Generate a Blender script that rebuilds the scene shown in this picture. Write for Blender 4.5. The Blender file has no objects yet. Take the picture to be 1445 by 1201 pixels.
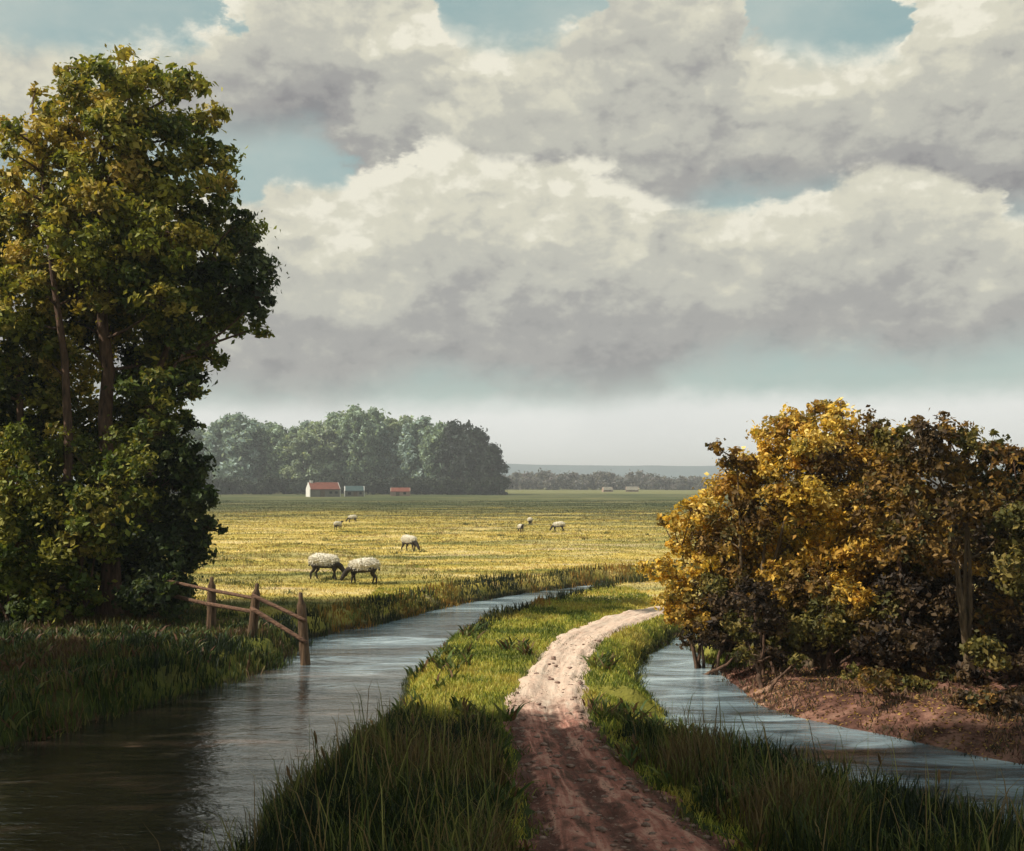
import bpy, math
import numpy as np
from mathutils import Vector
R = math.radians
scene = bpy.context.scene
C = scene.collection

# ------------------------------------------------------------------ camera
F = 1549.0; HC = 3.2; HOR = 680.0; CX = 722.5
cam = bpy.data.cameras.new('camera'); camo = bpy.data.objects.new('camera', cam); C.objects.link(camo)
camo.location = (0, 0, HC); camo.rotation_euler = (R(90), 0, 0)
cam.sensor_width = 36; cam.lens = 36 * F / 1445.0; cam.shift_y = (HOR - 600.5) / 1445.0
cam.clip_start = 0.1; cam.clip_end = 20000
scene.camera = camo
scene.view_settings.view_transform = 'Standard'; scene.view_settings.look = 'None'
scene.view_settings.gamma = 1; scene.view_settings.exposure = 0.2

# ------------------------------------------------------------------ sun
SUN_EL = 47.0
sdir = Vector((-1.0, -0.25, 0)).normalized()          # horizontal direction towards the sun
sdir = Vector((sdir.x * math.cos(R(SUN_EL)), sdir.y * math.cos(R(SUN_EL)), math.sin(R(SUN_EL))))
sl = bpy.data.lights.new('sun', 'SUN'); slo = bpy.data.objects.new('sun', sl); C.objects.link(slo)
sl.energy = 5.0; sl.angle = R(0.6); sl.color = (1.0, 0.93, 0.80)
slo.rotation_euler = sdir.to_track_quat('Z', 'Y').to_euler(); slo.location = (-30, 10, 40)

# ------------------------------------------------------------------ node helpers
class Sk:
    def __init__(s, nt, v): s.nt = nt; s.v = v
    def _m(s, op, *o, clamp=False):
        n = s.nt.nodes.new('ShaderNodeMath'); n.operation = op; n.use_clamp = clamp
        for i, a in enumerate((s,) + o):
            a = a.v if isinstance(a, Sk) else a
            if isinstance(a, (int, float)): n.inputs[i].default_value = a
            else: s.nt.links.new(a, n.inputs[i])
        return Sk(s.nt, n.outputs[0])
    def __add__(s, o): return s._m('ADD', o)
    def __radd__(s, o): return s._m('ADD', o)
    def __sub__(s, o): return s._m('SUBTRACT', o)
    def __rsub__(s, o): return (s * -1) + o
    def __mul__(s, o): return s._m('MULTIPLY', o)
    def __rmul__(s, o): return s._m('MULTIPLY', o)
    def __truediv__(s, o): return s._m('DIVIDE', o)
    def pw(s, o): return s._m('POWER', o)
    def mx(s, o): return s._m('MAXIMUM', o)
    def mn(s, o): return s._m('MINIMUM', o)
    def sat(s): return s._m('ADD', 0.0, clamp=True)
    def ss(s, a, b):                                   # smoothstep a..b
        n = s.nt.nodes.new('ShaderNodeMapRange'); n.interpolation_type = 'SMOOTHSTEP'
        s.nt.links.new(s.v, n.inputs[0]); n.inputs[1].default_value = a; n.inputs[2].default_value = b
        return Sk(s.nt, n.outputs[0])
def lk(nt, a, b): nt.links.new(a.v if isinstance(a, Sk) else a, b)
def noise(nt, vec, scale, detail=4, rough=0.55, dist=0.0, col=False):
    n = nt.nodes.new('ShaderNodeTexNoise'); n.inputs['Scale'].default_value = scale
    n.inputs['Detail'].default_value = detail; n.inputs['Roughness'].default_value = rough
    n.inputs['Distortion'].default_value = dist
    if vec is not None: lk(nt, vec, n.inputs['Vector'])
    return n.outputs['Color'] if col else Sk(nt, n.outputs[0])
def vmap(nt, vec, scale=(1, 1, 1), loc=(0, 0, 0)):
    n = nt.nodes.new('ShaderNodeMapping'); n.inputs['Scale'].default_value = scale; n.inputs['Location'].default_value = loc
    lk(nt, vec, n.inputs['Vector']); return n.outputs[0]
def mixc(nt, f, a, b, mode='MIX'):
    n = nt.nodes.new('ShaderNodeMix'); n.data_type = 'RGBA'; n.blend_type = mode
    for k, x in ((0, f), (6, a), (7, b)):
        if isinstance(x, (int, float)): n.inputs[k].default_value = x
        elif isinstance(x, tuple): n.inputs[k].default_value = (*x, 1) if len(x) == 3 else x
        else: lk(nt, x, n.inputs[k])
    return n.outputs[2]
def ramp(nt, f, stops, interp='LINEAR'):
    n = nt.nodes.new('ShaderNodeValToRGB'); cr = n.color_ramp; cr.interpolation = interp
    while len(cr.elements) < len(stops): cr.elements.new(0.5)
    for e, (p, c) in zip(cr.elements, stops): e.position = p; e.color = (*c, 1)
    lk(nt, f, n.inputs[0]); return n.outputs[0]
def curve(nt, x, pts, lo, hi, xlo, xhi):
    """piecewise curve y(x); returns value in real units"""
    n = nt.nodes.new('ShaderNodeFloatCurve'); c = n.mapping.curves[0]
    P = [((px - xlo) / (xhi - xlo), (py - lo) / (hi - lo)) for px, py in pts]
    while len(c.points) < len(P): c.points.new(0.5, 0.5)
    for q, p in zip(c.points, P): q.location = p; q.handle_type = 'AUTO'
    n.mapping.use_clip = False; n.mapping.update()
    t = ((x - xlo) * (1.0 / (xhi - xlo))).sat()
    lk(nt, t, n.inputs['Value'])
    return Sk(nt, n.outputs[0]) * (hi - lo) + lo

# ------------------------------------------------------------------ world: clouded sky
w = bpy.data.worlds.new('World'); scene.world = w; w.use_nodes = True
nt = w.node_tree; nt.nodes.clear()
sky = nt.nodes.new('ShaderNodeTexSky'); sky.sky_type = 'NISHITA'; sky.sun_disc = False
sky.sun_elevation = R(SUN_EL); sky.sun_rotation = math.atan2(sdir.x, sdir.y); sky.air_density = 1.0; sky.dust_density = 1.2
tc = nt.nodes.new('ShaderNodeTexCoord')
dirv = tc.outputs['Generated']
sp = nt.nodes.new('ShaderNodeSeparateXYZ'); nt.links.new(dirv, sp.inputs[0])
dx, dy, dz = (Sk(nt, sp.outputs[i]) for i in range(3))
AZ0 = dx._m('ARCTAN2', dy) * (180 / math.pi)
EL = dz._m('ARCSINE') * (180 / math.pi)
def azd(px): return math.degrees(math.atan((px - CX) / F))
def eld(px, py): return math.degrees(math.atan((HOR - py) / F * math.cos(math.atan((px - CX) / F))))
def skycurve(pts):
    q = [(azd(px), eld(px, py)) for px, py in pts]
    return curve(nt, AZ, [(-40, q[0][1])] + q + [(40, q[-1][1])], -5, 30, -40, 40)
nv = vmap(nt, dirv, (1, 1, 1.5))
def vor(vec, scale, det, sm=0.35):
    n = nt.nodes.new('ShaderNodeTexVoronoi'); n.feature = 'F1'; n.inputs['Scale'].default_value = scale; n.inputs['Detail'].default_value = det
    n.inputs['Roughness'].default_value = 0.62; n.normalize = True
    lk(nt, vec, n.inputs['Vector']); return Sk(nt, n.outputs['Distance'])
wrp = nt.nodes.new('ShaderNodeVectorMath'); wrp.operation = 'MULTIPLY_ADD'
nt.links.new(noise(nt, nv, 16, 6, 0.6, 0.0, col=True), wrp.inputs[0]); wrp.inputs[1].default_value = (0.07, 0.07, 0.07); nt.links.new(nv, wrp.inputs[2])
nP = 0.5 - vor(wrp.outputs[0], 17, 2.0)                # cauliflower heads, high = bulge
wl = vmap(nt, wrp.outputs[0], (1, 1, 1), (0.010, 0.0, -0.022))
nP2 = 0.5 - vor(wl, 17, 2.0)
nE = noise(nt, nv, 11, 9, 0.60, 0.25)                 # billows
nB = noise(nt, vmap(nt, dirv, (1, 1, 1.5), (3.1, 1.7, 0.4)), 4.2, 7, 0.52, 0.15)
nF = noise(nt, vmap(nt, dirv, (1, 1, 1.9), (0.7, 5.1, 2.2)), 27, 8, 0.62)
# relief: the same billow noise sampled a little towards the light
nE2 = noise(nt, vmap(nt, nv, (1, 1, 1), (0.012, 0.0, -0.030)), 11, 5, 0.5, 0.25)
relief = (nE - nE2) * 0.6 + (nP - nP2) * 0.55
nG = noise(nt, vmap(nt, dirv, (1, 1, 1.7), (4.7, 2.1, 0.2)), 75, 6, 0.65)
e = (nE - 0.5) * 3.6 + (nF - 0.5) * 1.6 + (nP - 0.2) * 2.6 + (nG - 0.5) * 0.7
AZ = AZ0 + (nE - 0.5) * 7 + (nF - 0.5) * 4
def bank(T, B, wt, wb, amp=1.0, bamp=1.0):
    top = (T + e * amp - EL); bot = (EL - B + (nB - 0.5) * 6 * bamp + (nF - 0.5) * 1.5)
    cov = top.ss(-0.1, wt) * bot.ss(-0.2, wb)
    t = top / ((T - B).mx(2.0))
    return cov, t
cream = (0.61, 0.59, 0.48); mid = (0.455, 0.45, 0.395); lav = (0.302, 0.298, 0.290); dk = (0.205, 0.202, 0.212)
def shade(t, k=1.0):
    v = t + (nB - 0.5) * 0.75 - relief * 1.3 - (nF - 0.5) * 0.40 - (nP - 0.2) * 0.45 - (nG - 0.5) * 0.32 + (k - 1)
    return ramp(nt, v, [(0.0, (0.76, 0.73, 0.61)), (0.16, cream), (0.42, mid), (0.72, lav), (1.0, dk)], 'EASE')
# clear sky between the clouds, a little greener than pure Nishita
skyc = mixc(nt, 1.0, sky.outputs[0], (1.05, 1.0, 0.80), 'MULTIPLY')
sc = nt.nodes.new('ShaderNodeVectorMath'); sc.operation = 'SCALE'; nt.links.new(skyc, sc.inputs[0]); sc.inputs['Scale'].default_value = 0.085
skyc = sc.outputs[0]
veil = mixc(nt, (nB.ss(0.35, 0.75) * 0.4 + (nF - 0.5) * 0.5 + 0.22).sat(), mixc(nt, 0.6, skyc, (0.25, 0.44, 0.44)), (0.50, 0.54, 0.49))
c1, t1 = bank(skycurve([(0, 30), (150, 62), (300, 22), (340, -60), (620, -60), (655, 30), (700, 44), (800, 42), (835, 15), (870, -60), (1035, -60), (1062, 32), (1150, 52), (1265, 34), (1295, -60), (1445, -60)]),
              skycurve([(0, 260), (300, 215), (335, 212), (440, 212), (500, 240), (560, 330), (960, 330), (1020, 300), (1100, 302), (1200, 298), (1250, 330), (1445, 330)]), 1.6, 2.4, 0.8, 0.3)
c2, t2 = bank(skycurve([(0, 240), (200, 240), (330, 268), (400, 246), (480, 256), (545, 240), (590, 205), (640, 190), (690, 215), (760, 222), (830, 216), (880, 248), (940, 276), (1010, 282), (1080, 284), (1145, 262), (1185, 240), (1300, 226), (1380, 250), (1445, 300)]),
              skycurve([(0, 585), (300, 585), (500, 585), (620, 560), (760, 575), (870, 575), (930, 566), (975, 545), (1100, 530), (1250, 532), (1300, 540), (1445, 515)]), 0.7, 2.6, 0.60, 0.25)
c3, t3 = bank(skycurve([(0, 540), (900, 545), (980, 540), (1445, 532)]), skycurve([(0, 900), (1445, 900)]), 1.6, 1.0, 0.3, 0.0)
col = veil
col = mixc(nt, c3, col, mixc(nt, (nB.ss(0.3, 0.7) * 0.5), (0.84, 0.85, 0.82), (0.62, 0.64, 0.63)))
col = mixc(nt, c1, col, shade(t1 * 0.9, 1.02))
col = mixc(nt, c2, col, shade(t2 * 0.95, 1.0))
# overhead and behind: broken cloud
cH = (nB + (nF - 0.5) * 0.3).ss(0.42, 0.58) * EL.ss(24.5, 33)
col = mixc(nt, cH, col, mixc(nt, nE.ss(0.3, 0.7), (0.55, 0.53, 0.47), (0.30, 0.29, 0.30)))
bg = nt.nodes.new('ShaderNodeBackground'); bg.inputs['Strength'].default_value = 0.1
sc2 = nt.nodes.new('ShaderNodeVectorMath'); sc2.operation = 'SCALE'; nt.links.new(col, sc2.inputs[0]); sc2.inputs['Scale'].default_value = 10.0
nt.links.new(sc2.outputs[0], bg.inputs[0])
wo = nt.nodes.new('ShaderNodeOutputWorld'); nt.links.new(bg.outputs[0], wo.inputs[0])

# ------------------------------------------------------------------ scene helpers
rng = np.random.RandomState(7)
def P(px, py, z=0.0):                                   # photo pixel seen on the horizontal plane z
    d = F * (HC - z) / (py - HOR); return ((px - CX) / F * d, d, z)
def Q(px, py, d): return np.array([(px - CX) / F * d, d, HC - (py - HOR) / F * d])
def mkmesh(name, V, Fc, mat=None, parent=None, col=None, smooth=False, attrs=None, loc=None):
    V = np.asarray(V, np.float32); m = bpy.data.meshes.new(name)
    if isinstance(Fc, np.ndarray):
        k = Fc.shape[1]; n = len(Fc)
        m.vertices.add(len(V)); m.vertices.foreach_set('co', V.ravel())
        m.loops.add(n * k); m.loops.foreach_set('vertex_index', Fc.astype(np.int32).ravel())
        m.polygons.add(n); m.polygons.foreach_set('loop_start', np.arange(0, n * k, k, dtype=np.int32))
        m.update(calc_edges=True)
    else:
        m.from_pydata([tuple(map(float, v)) for v in V], [], Fc); m.update()
    if smooth: m.polygons.foreach_set('use_smooth', np.ones(len(m.polygons), bool))
    if col is not None:
        a = m.attributes.new('col', 'FLOAT_COLOR', 'POINT')
        cc = np.ones((len(V), 4), np.float32); cc[:, :3] = col; a.data.foreach_set('color', cc.ravel())
    for k_, v_ in (attrs or {}).items():
        a = m.attributes.new(k_, 'FLOAT', 'POINT'); a.data.foreach_set('value', np.asarray(v_, np.float32))
    if mat: m.materials.append(mat)
    o = bpy.data.objects.new(name, m); C.objects.link(o)
    if parent: o.parent = parent
    return o
def tag(o, label=None, cat=None, group=None, kind=None):
    if label: o['label'] = label
    if cat: o['category'] = cat
    if group: o['group'] = group
    if kind: o['kind'] = kind
    return o
def thing(name, label, cat, loc, rz=0, group=None):
    o = bpy.data.objects.new(name, None); C.objects.link(o); o.location = loc; o.rotation_euler = (0, 0, rz)
    o.empty_display_size = 0.3
    return tag(o, label, cat, group)
def copy_tree(o, parent=None):
    c = o.copy(); C.objects.link(c); c.parent = parent
    for ch in list(o.children): copy_tree(ch, c)
    return c
def mat(name):
    m = bpy.data.materials.new(name); m.use_nodes = True; n = m.node_tree; n.nodes.clear()
    o = n.nodes.new('ShaderNodeOutputMaterial'); return m, n, o
def attr(n, name):
    a = n.nodes.new('ShaderNodeAttribute'); a.attribute_name = name; return a
def posn(n): return n.nodes.new('ShaderNodeNewGeometry').outputs['Position']
def objc(n): return n.nodes.new('ShaderNodeTexCoord').outputs['Object']
def pbsdf(n, o, col, rough=0.8, bump=None, bs=0.3, bd=0.02, spec=0.3):
    b = n.nodes.new('ShaderNodeBsdfPrincipled')
    if isinstance(col, tuple): b.inputs['Base Color'].default_value = (*col, 1)
    else: lk(n, col, b.inputs['Base Color'])
    if isinstance(rough, (int, float)): b.inputs['Roughness'].default_value = rough
    else: lk(n, rough, b.inputs['Roughness'])
    b.inputs['Specular IOR Level'].default_value = spec
    if bump is not None:
        bp = n.nodes.new('ShaderNodeBump'); bp.inputs['Strength'].default_value = bs; bp.inputs['Distance'].default_value = bd
        lk(n, bump, bp.inputs['Height']); n.links.new(bp.outputs[0], b.inputs['Normal'])
    n.links.new(b.outputs[0], o.inputs[0]); return b
def simple(name, c1, c2, scale=6, rough=0.85, bs=0.4, bd=0.02, stretch=(1, 1, 1)):
    m, n, o = mat(name); v = vmap(n, objc(n), stretch); k = noise(n, v, scale, 6, 0.6)
    pbsdf(n, o, ramp(n, k, [(0.3, c1), (0.7, c2)]), rough, k, bs, bd); return m

# numpy value noise
_g = np.random.RandomState(11).rand(256, 256)
def vnoise(x, y):
    xi = np.floor(x).astype(int); yi = np.floor(y).astype(int); fx = x - xi; fy = y - yi
    fx = fx * fx * (3 - 2 * fx); fy = fy * fy * (3 - 2 * fy)
    g = lambda a, b: _g[a & 255, b & 255]
    return (g(xi, yi) * (1 - fx) + g(xi + 1, yi) * fx) * (1 - fy) + (g(xi, yi + 1) * (1 - fx) + g(xi + 1, yi + 1) * fx) * fy
def fbm(x, y, o=4):
    s = 0; a = 1; t = 0
    for i in range(o): s = s + a * vnoise(x * 2 ** i + 17 * i, y * 2 ** i + 31 * i); t += a; a *= 0.5
    return s / t
def sstep(a, b, x): t = np.clip((x - a) / (b - a), 0, 1); return t * t * (3 - 2 * t)
def sdf(poly, x, y):                                     # negative inside
    x = np.asarray(x, float); y = np.asarray(y, float); sh = x.shape; x = x.ravel(); y = y.ravel()
    p = np.array(poly)[:, :2]; q = np.roll(p, -1, 0); best = np.full(x.shape, 1e9); ins = np.zeros(x.shape, bool)
    for (ax, ay), (bx, by) in zip(p, q):
        ex, ey = bx - ax, by - ay; wx, wy = x - ax, y - ay
        t = np.clip((wx * ex + wy * ey) / (ex * ex + ey * ey + 1e-12), 0, 1)
        best = np.minimum(best, (wx - ex * t) ** 2 + (wy - ey * t) ** 2)
        c = ((ay > y) != (by > y)) & (x < (bx - ax) * (y - ay) / (by - ay + 1e-12) + ax); ins ^= c
    d = np.sqrt(best); d[ins] *= -1; return d.reshape(sh)

# ------------------------------------------------------------------ layout of streams and path
WZ = -0.45
riverA = [P(px, py, WZ) for px, py in [(1500, 800), (1200, 812), (1000, 818), (900, 820), (860, 823), (800, 830), (740, 838), (690, 846), (640, 856), (590, 868), (540, 881), (490, 890), (450, 900), (425, 914), (405, 934), (370, 952), (330, 962), (290, 978), (230, 996), (160, 1014), (90, 1036), (0, 1062)]] \
    + [(-8.5, 11, 0), (-9.5, 4, 0), (-10, -8, 0), (-2.5, -8, 0), (-2.9, 4, 0), (-2.75, 8.5, 0)] \
    + [P(px, py, WZ) for px, py in [(385, 1201), (412, 1150), (445, 1105), (485, 1072), (520, 1042), (545, 1014), (560, 990), (565, 962), (600, 936), (640, 912), (690, 890), (740, 873), (800, 857), (850, 844), (900, 837), (1000, 832), (1200, 826), (1500, 812)]]
riverB = [P(px, py, WZ) for px, py in [(1500, 880), (1200, 882), (1060, 884), (1000, 890), (960, 900), (930, 916), (912, 942), (918, 975), (948, 1008), (1000, 1048), (1090, 1082), (1200, 1116), (1300, 1146), (1445, 1190), (1600, 1236)]] \
    + [(9, 8.0, 0), (16, 4, 0), (20, 9, 0), (13.5, 11.5, 0)] \
    + [P(px, py, WZ) for px, py in [(1600, 1112), (1445, 1090), (1300, 1059), (1200, 1038), (1100, 1016), (1040, 996), (1010, 970), (985, 948), (972, 930), (978, 914), (1005, 904), (1060, 898), (1200, 894), (1500, 892)]]
pathL = [(1130, 838), (1000, 846), (930, 853), (895, 858), (860, 868), (800, 890), (765, 920), (742, 950), (724, 988), (726, 1020), (735, 1060), (744, 1105), (754, 1150), (764, 1201), (790, 1330), (820, 1560)]
pathR = [(1130, 842), (1000, 852), (945, 860), (925, 867), (895, 877), (852, 896), (832, 918), (820, 950), (818, 985), (826, 1012), (856, 1045), (888, 1085), (935, 1125), (985, 1165), (1030, 1201), (1190, 1330), (1480, 1560)]
pathPoly = [P(a, b, 0.05) for a, b in pathL] + [P(a, b, 0.05) for a, b in pathR[::-1]]
bankR = [P(px, py, -0.1) for px, py in [(965, 905), (1030, 928), (1150, 948), (1300, 975), (1445, 990), (1650, 1010), (1650, 1120), (1445, 1080), (1200, 1032), (1040, 990), (975, 935)]]

def land(x, y):
    far = np.clip(y / 60, 0, 1)
    z = 0.10 * (fbm(x * 0.25 + 5, y * 0.25) - 0.5) * (1 - far) + 0.05 * (fbm(x * 1.7, y * 1.7 + 9, 3) - 0.5)
    z = z + 0.25 * sstep(80, 200, y) * (fbm(x * 0.02, y * 0.02) - 0.5)
    z = z + 0.16 * sstep(27, 34, y) * (fbm(x * 0.45 + 2, y * 0.35 + 7, 4) - 0.5)
    # right hand bank climbs towards the shrubs
    z = z - 0.16 * sstep(1.5, 0.5, sdf(bankR, x, y)) + 0.10 * sstep(6.5, 10, x) * sstep(30, 22, y) * sstep(10, 14, y)
    return z
def terrain(x, y):
    wob = (fbm(x * 1.3 + 3, y * 1.3, 4) - 0.5) * np.where(sdf(bankR, x, y) < 1.0, 0.28, 0.5)
    s = np.minimum(sdf(riverA, x, y), sdf(riverB, x, y)) + wob * np.clip(y / 25, 0.35, 1.0)
    L = land(x, y)
    gentle = np.where((x > 2.5) & (y < 26) & (sdf(bankR, x, y) < 0.6), 1.4, np.where((sdf(riverB, x, y) < 2.5) & (y < 17), 1.7, np.where(y < 22, .75, .5)))
    t = sstep(-0.10, 1.0, s / gentle)
    z = (WZ - 0.10) + (L - WZ + 0.10) * t
    z = np.where(s < 0, WZ - 0.10 + np.maximum(s, -1.2) * 0.5, z)
    sp_ = sdf(pathPoly, x, y)
    z = z - 0.05 * sstep(0.15, -0.15, sp_)
    return z, s, sp_

# ------------------------------------------------------------------ shared colour of the meadow (depends on where it grows)
def meadow_color(n):
    p = posn(n)
    s = n.nodes.new('ShaderNodeSeparateXYZ'); n.links.new(p, s.inputs[0]); X = Sk(n, s.outputs[0]); Y = Sk(n, s.outputs[1])
    a = noise(n, vmap(n, p, (0.16, 0.42, 1)), 1.0, 6, 0.62, 0.3)
    b = noise(n, vmap(n, p, (0.45, 1.3, 1), (7, 3, 0)), 1.0, 5, 0.6)
    c = noise(n, vmap(n, p, (0.03, 0.11, 1), (2, 8, 0)), 1.0, 5, 0.6, 0.4)
    base = ramp(n, a, [(0.32, (0.16, 0.165, 0.036)), (0.42, (0.36, 0.29, 0.060)), (0.53, (0.58, 0.44, 0.115)), (0.66, (0.68, 0.55, 0.25))])
    base = mixc(n, b.ss(0.55, 0.70) * 0.5, base, (0.50, 0.30, 0.16))
    base = mixc(n, b.ss(0.46, 0.30) * 0.75, base, (0.13, 0.15, 0.035))
    base = mixc(n, c.ss(0.50, 0.60) * 0.6, base, (0.21, 0.215, 0.085))
    d_ = noise(n, vmap(n, p, (0.10, 0.65, 1), (11, 4, 0)), 1.0, 6, 0.65, 0.5)
    base = mixc(n, d_.ss(0.55, 0.66) * 0.75, base, (0.60, 0.47, 0.29))
    base = mixc(n, d_.ss(0.44, 0.36) * 0.8, base, (0.10, 0.115, 0.035))
    # the far pasture is greener, with a distant cloud shadow put into its colour
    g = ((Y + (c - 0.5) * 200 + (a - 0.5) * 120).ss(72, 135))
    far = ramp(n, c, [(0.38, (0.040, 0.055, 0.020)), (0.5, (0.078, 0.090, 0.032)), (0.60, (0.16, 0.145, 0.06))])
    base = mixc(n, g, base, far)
    base = mixc(n, (Y + X * 0.3).ss(290, 330), base, (0.17, 0.165, 0.062))
    # the strip between the streams is lusher
    lush = ((Y * -1 + (a - 0.5) * 8).ss(-29, -25)) 
    base = mixc(n, lush * 0.8, base, ramp(n, b, [(0.3, (0.08, 0.10, 0.016)), (0.5, (0.17, 0.18, 0.030)), (0.68, (0.29, 0.25, 0.05))]))
    return base, a, b

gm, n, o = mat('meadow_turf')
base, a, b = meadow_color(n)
mud = attr(n, 'mud').outputs['Fac']; rb = attr(n, 'redbank').outputs['Fac']; dkg = attr(n, 'lowland').outputs['Fac']
p_ = posn(n)
e1 = noise(n, vmap(n, p_, (0.8, 2.2, 2)), 1.6, 7, 0.65)
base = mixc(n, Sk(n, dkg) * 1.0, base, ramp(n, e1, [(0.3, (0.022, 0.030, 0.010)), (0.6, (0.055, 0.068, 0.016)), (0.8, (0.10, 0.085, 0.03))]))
base = mixc(n, (Sk(n, mud) + (e1 - 0.5) * 0.6).ss(0.3, 0.7), base, ramp(n, e1, [(0.3, (0.030, 0.022, 0.014)), (0.7, (0.085, 0.060, 0.032))]))
base = mixc(n, (Sk(n, rb) + (e1 - 0.5) * 0.9).ss(0.25, 0.65), base, ramp(n, e1, [(0.30, (0.035, 0.020, 0.016)), (0.46, (0.085, 0.040, 0.030)), (0.55, (0.26, 0.135, 0.095)), (0.63, (0.46, 0.29, 0.20)), (0.74, (0.09, 0.075, 0.04))]))
sx_ = n.nodes.new('ShaderNodeSeparateXYZ'); n.links.new(p_, sx_.inputs[0])
bx_ = (Sk(n, sx_.outputs[0]) + (e1 - 0.5) * 3).ss(4.3, 5.6) * (Sk(n, rb) + (e1 - 0.5) * 0.9).ss(0.25, 0.65)
base = mixc(n, bx_ * 0.85, base, ramp(n, noise(n, p_, 2.6, 7, 0.65), [(0.35, (0.030, 0.019, 0.014)), (0.5, (0.13, 0.062, 0.046)), (0.6, (0.28, 0.145, 0.105)), (0.7, (0.07, 0.055, 0.03))]))  # right part of the bank: litter brown, plus shrub shade painted in
hn = noise(n, vmap(n, p_, (1, 1.6, 1)), 3.0, 9, 0.7)
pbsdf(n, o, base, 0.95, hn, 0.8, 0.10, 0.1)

xs = np.concatenate([-np.geomspace(4500, 30, 26)[:-1], np.linspace(-30, -14, 33)[:-1], np.linspace(-14, 14, 312)[:-1], np.linspace(14, 30, 33)[:-1], np.geomspace(30, 4500, 26)])
ys = np.concatenate([-np.geomspace(4500, 8, 14)[:-1], np.linspace(-8, 8, 24)[:-1], np.linspace(8, 32, 290)[:-1], np.linspace(32, 60, 140)[:-1], np.geomspace(60, 4500, 90)])
GX, GY = np.meshgrid(xs, ys); Z, S, SP = terrain(GX, GY)
nx, ny = len(xs), len(ys); I = np.arange(nx * ny).reshape(ny, nx)
quads = np.stack([I[:-1, :-1], I[:-1, 1:], I[1:, 1:], I[1:, :-1]], -1).reshape(-1, 4)
SA = sdf(riverA, GX, GY); BR = sdf(bankR, GX, GY)
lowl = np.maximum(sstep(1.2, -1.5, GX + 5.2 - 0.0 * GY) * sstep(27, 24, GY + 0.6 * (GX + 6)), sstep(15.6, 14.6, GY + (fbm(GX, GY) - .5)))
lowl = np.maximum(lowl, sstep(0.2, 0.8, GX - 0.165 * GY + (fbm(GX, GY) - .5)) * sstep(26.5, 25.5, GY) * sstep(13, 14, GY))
ground = mkmesh('ground', np.stack([GX, GY, Z], -1).reshape(-1, 3), quads, gm, smooth=True,
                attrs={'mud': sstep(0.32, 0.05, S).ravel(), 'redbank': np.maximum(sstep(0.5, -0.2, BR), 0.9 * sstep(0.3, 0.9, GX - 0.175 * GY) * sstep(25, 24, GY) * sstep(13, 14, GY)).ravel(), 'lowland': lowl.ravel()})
tag(ground, 'rolling meadow ground with golden and green grass', 'ground', kind='structure')

# ------------------------------------------------------------------ stream water
wm, n, o = mat('stream_water')
p = posn(n)
r1 = noise(n, vmap(n, p, (0.7, 1.9, 1)), 1.3, 5, 0.62, 0.8)
r2 = noise(n, vmap(n, p, (2.0, 4.5, 1)), 2.2, 4, 0.55, 0.5)
wc = ramp(n, noise(n, vmap(n, p, (0.26, 1.0, 1)), 1.0, 7, 0.62, 0.9), [(0.36, (0.045, 0.045, 0.040)), (0.46, (0.12, 0.16, 0.185)), (0.56, (0.26, 0.345, 0.385)), (0.66, (0.50, 0.60, 0.64))])  # silty blue, with sky glints painted in as pale streaks
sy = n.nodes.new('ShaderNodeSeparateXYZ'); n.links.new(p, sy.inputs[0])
wc = mixc(n, (Sk(n, sy.outputs[1]) + (r1 - 0.5) * 9).ss(25, 18) * (Sk(n, sy.outputs[0]) * -1).ss(-1, 1), wc, ramp(n, noise(n, vmap(n, p, (0.30, 1.5, 1), (3, 3, 0)), 1.4, 7, 0.68, 0.6), [(0.36, (0.012, 0.010, 0.008)), (0.55, (0.035, 0.028, 0.020)), (0.66, (0.10, 0.060, 0.042))]))  # near left water: muddy brown, with the tree shade put into its colour
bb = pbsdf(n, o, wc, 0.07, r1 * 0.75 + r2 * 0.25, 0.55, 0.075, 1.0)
bb.inputs['IOR'].default_value = 1.75
wx = np.linspace(-24, 44, 60); wy = np.linspace(-10, 52, 60); WXg, WYg = np.meshgrid(wx, wy)
I2 = np.arange(3600).reshape(60, 60)
stream = mkmesh('stream', np.stack([WXg, WYg, np.full_like(WXg, WZ)], -1).reshape(-1, 3),
                np.stack([I2[:-1, :-1], I2[:-1, 1:], I2[1:, 1:], I2[1:, :-1]], -1).reshape(-1, 4), wm)
tag(stream, 'quiet stream reflecting grey sky on both sides of the footpath', 'water', kind='structure')

# ------------------------------------------------------------------ path
pm, n, o = mat('path_earth')
p = posn(n)
s_ = n.nodes.new('ShaderNodeSeparateXYZ'); n.links.new(p, s_.inputs[0]); Y = Sk(n, s_.outputs[1])
al = Sk(n, attr(n, 'across').outputs['Fac']); ln = Sk(n, attr(n, 'along').outputs['Fac'])
cb = n.nodes.new('ShaderNodeCombineXYZ'); lk(n, al * 9, cb.inputs[0]); lk(n, ln * 0.9, cb.inputs[1])
st = noise(n, cb.outputs[0], 1.0, 7, 0.65, 0.5)
cl = noise(n, p, 3.2, 8, 0.68, 0.4); fi = noise(n, p, 16, 6, 0.7)
pale = ramp(n, st * 0.4 + cl * 0.6, [(0.30, (0.34, 0.20, 0.13)), (0.42, (0.60, 0.43, 0.33)), (0.58, (0.66, 0.52, 0.41)), (0.68, (0.74, 0.64, 0.53))])
red = ramp(n, st * 0.65 + cl * 0.35, [(0.32, (0.045, 0.026, 0.018)), (0.42, (0.14, 0.072, 0.052)), (0.51, (0.38, 0.150, 0.110)), (0.58, (0.55, 0.30, 0.22)), (0.64, (0.20, 0.105, 0.075)), (0.74, (0.13, 0.13, 0.05))])
rut = (al * 6.283 * 2 + (cl - 0.5) * 5)._m('COSINE') * 0.5 + 0.5
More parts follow.
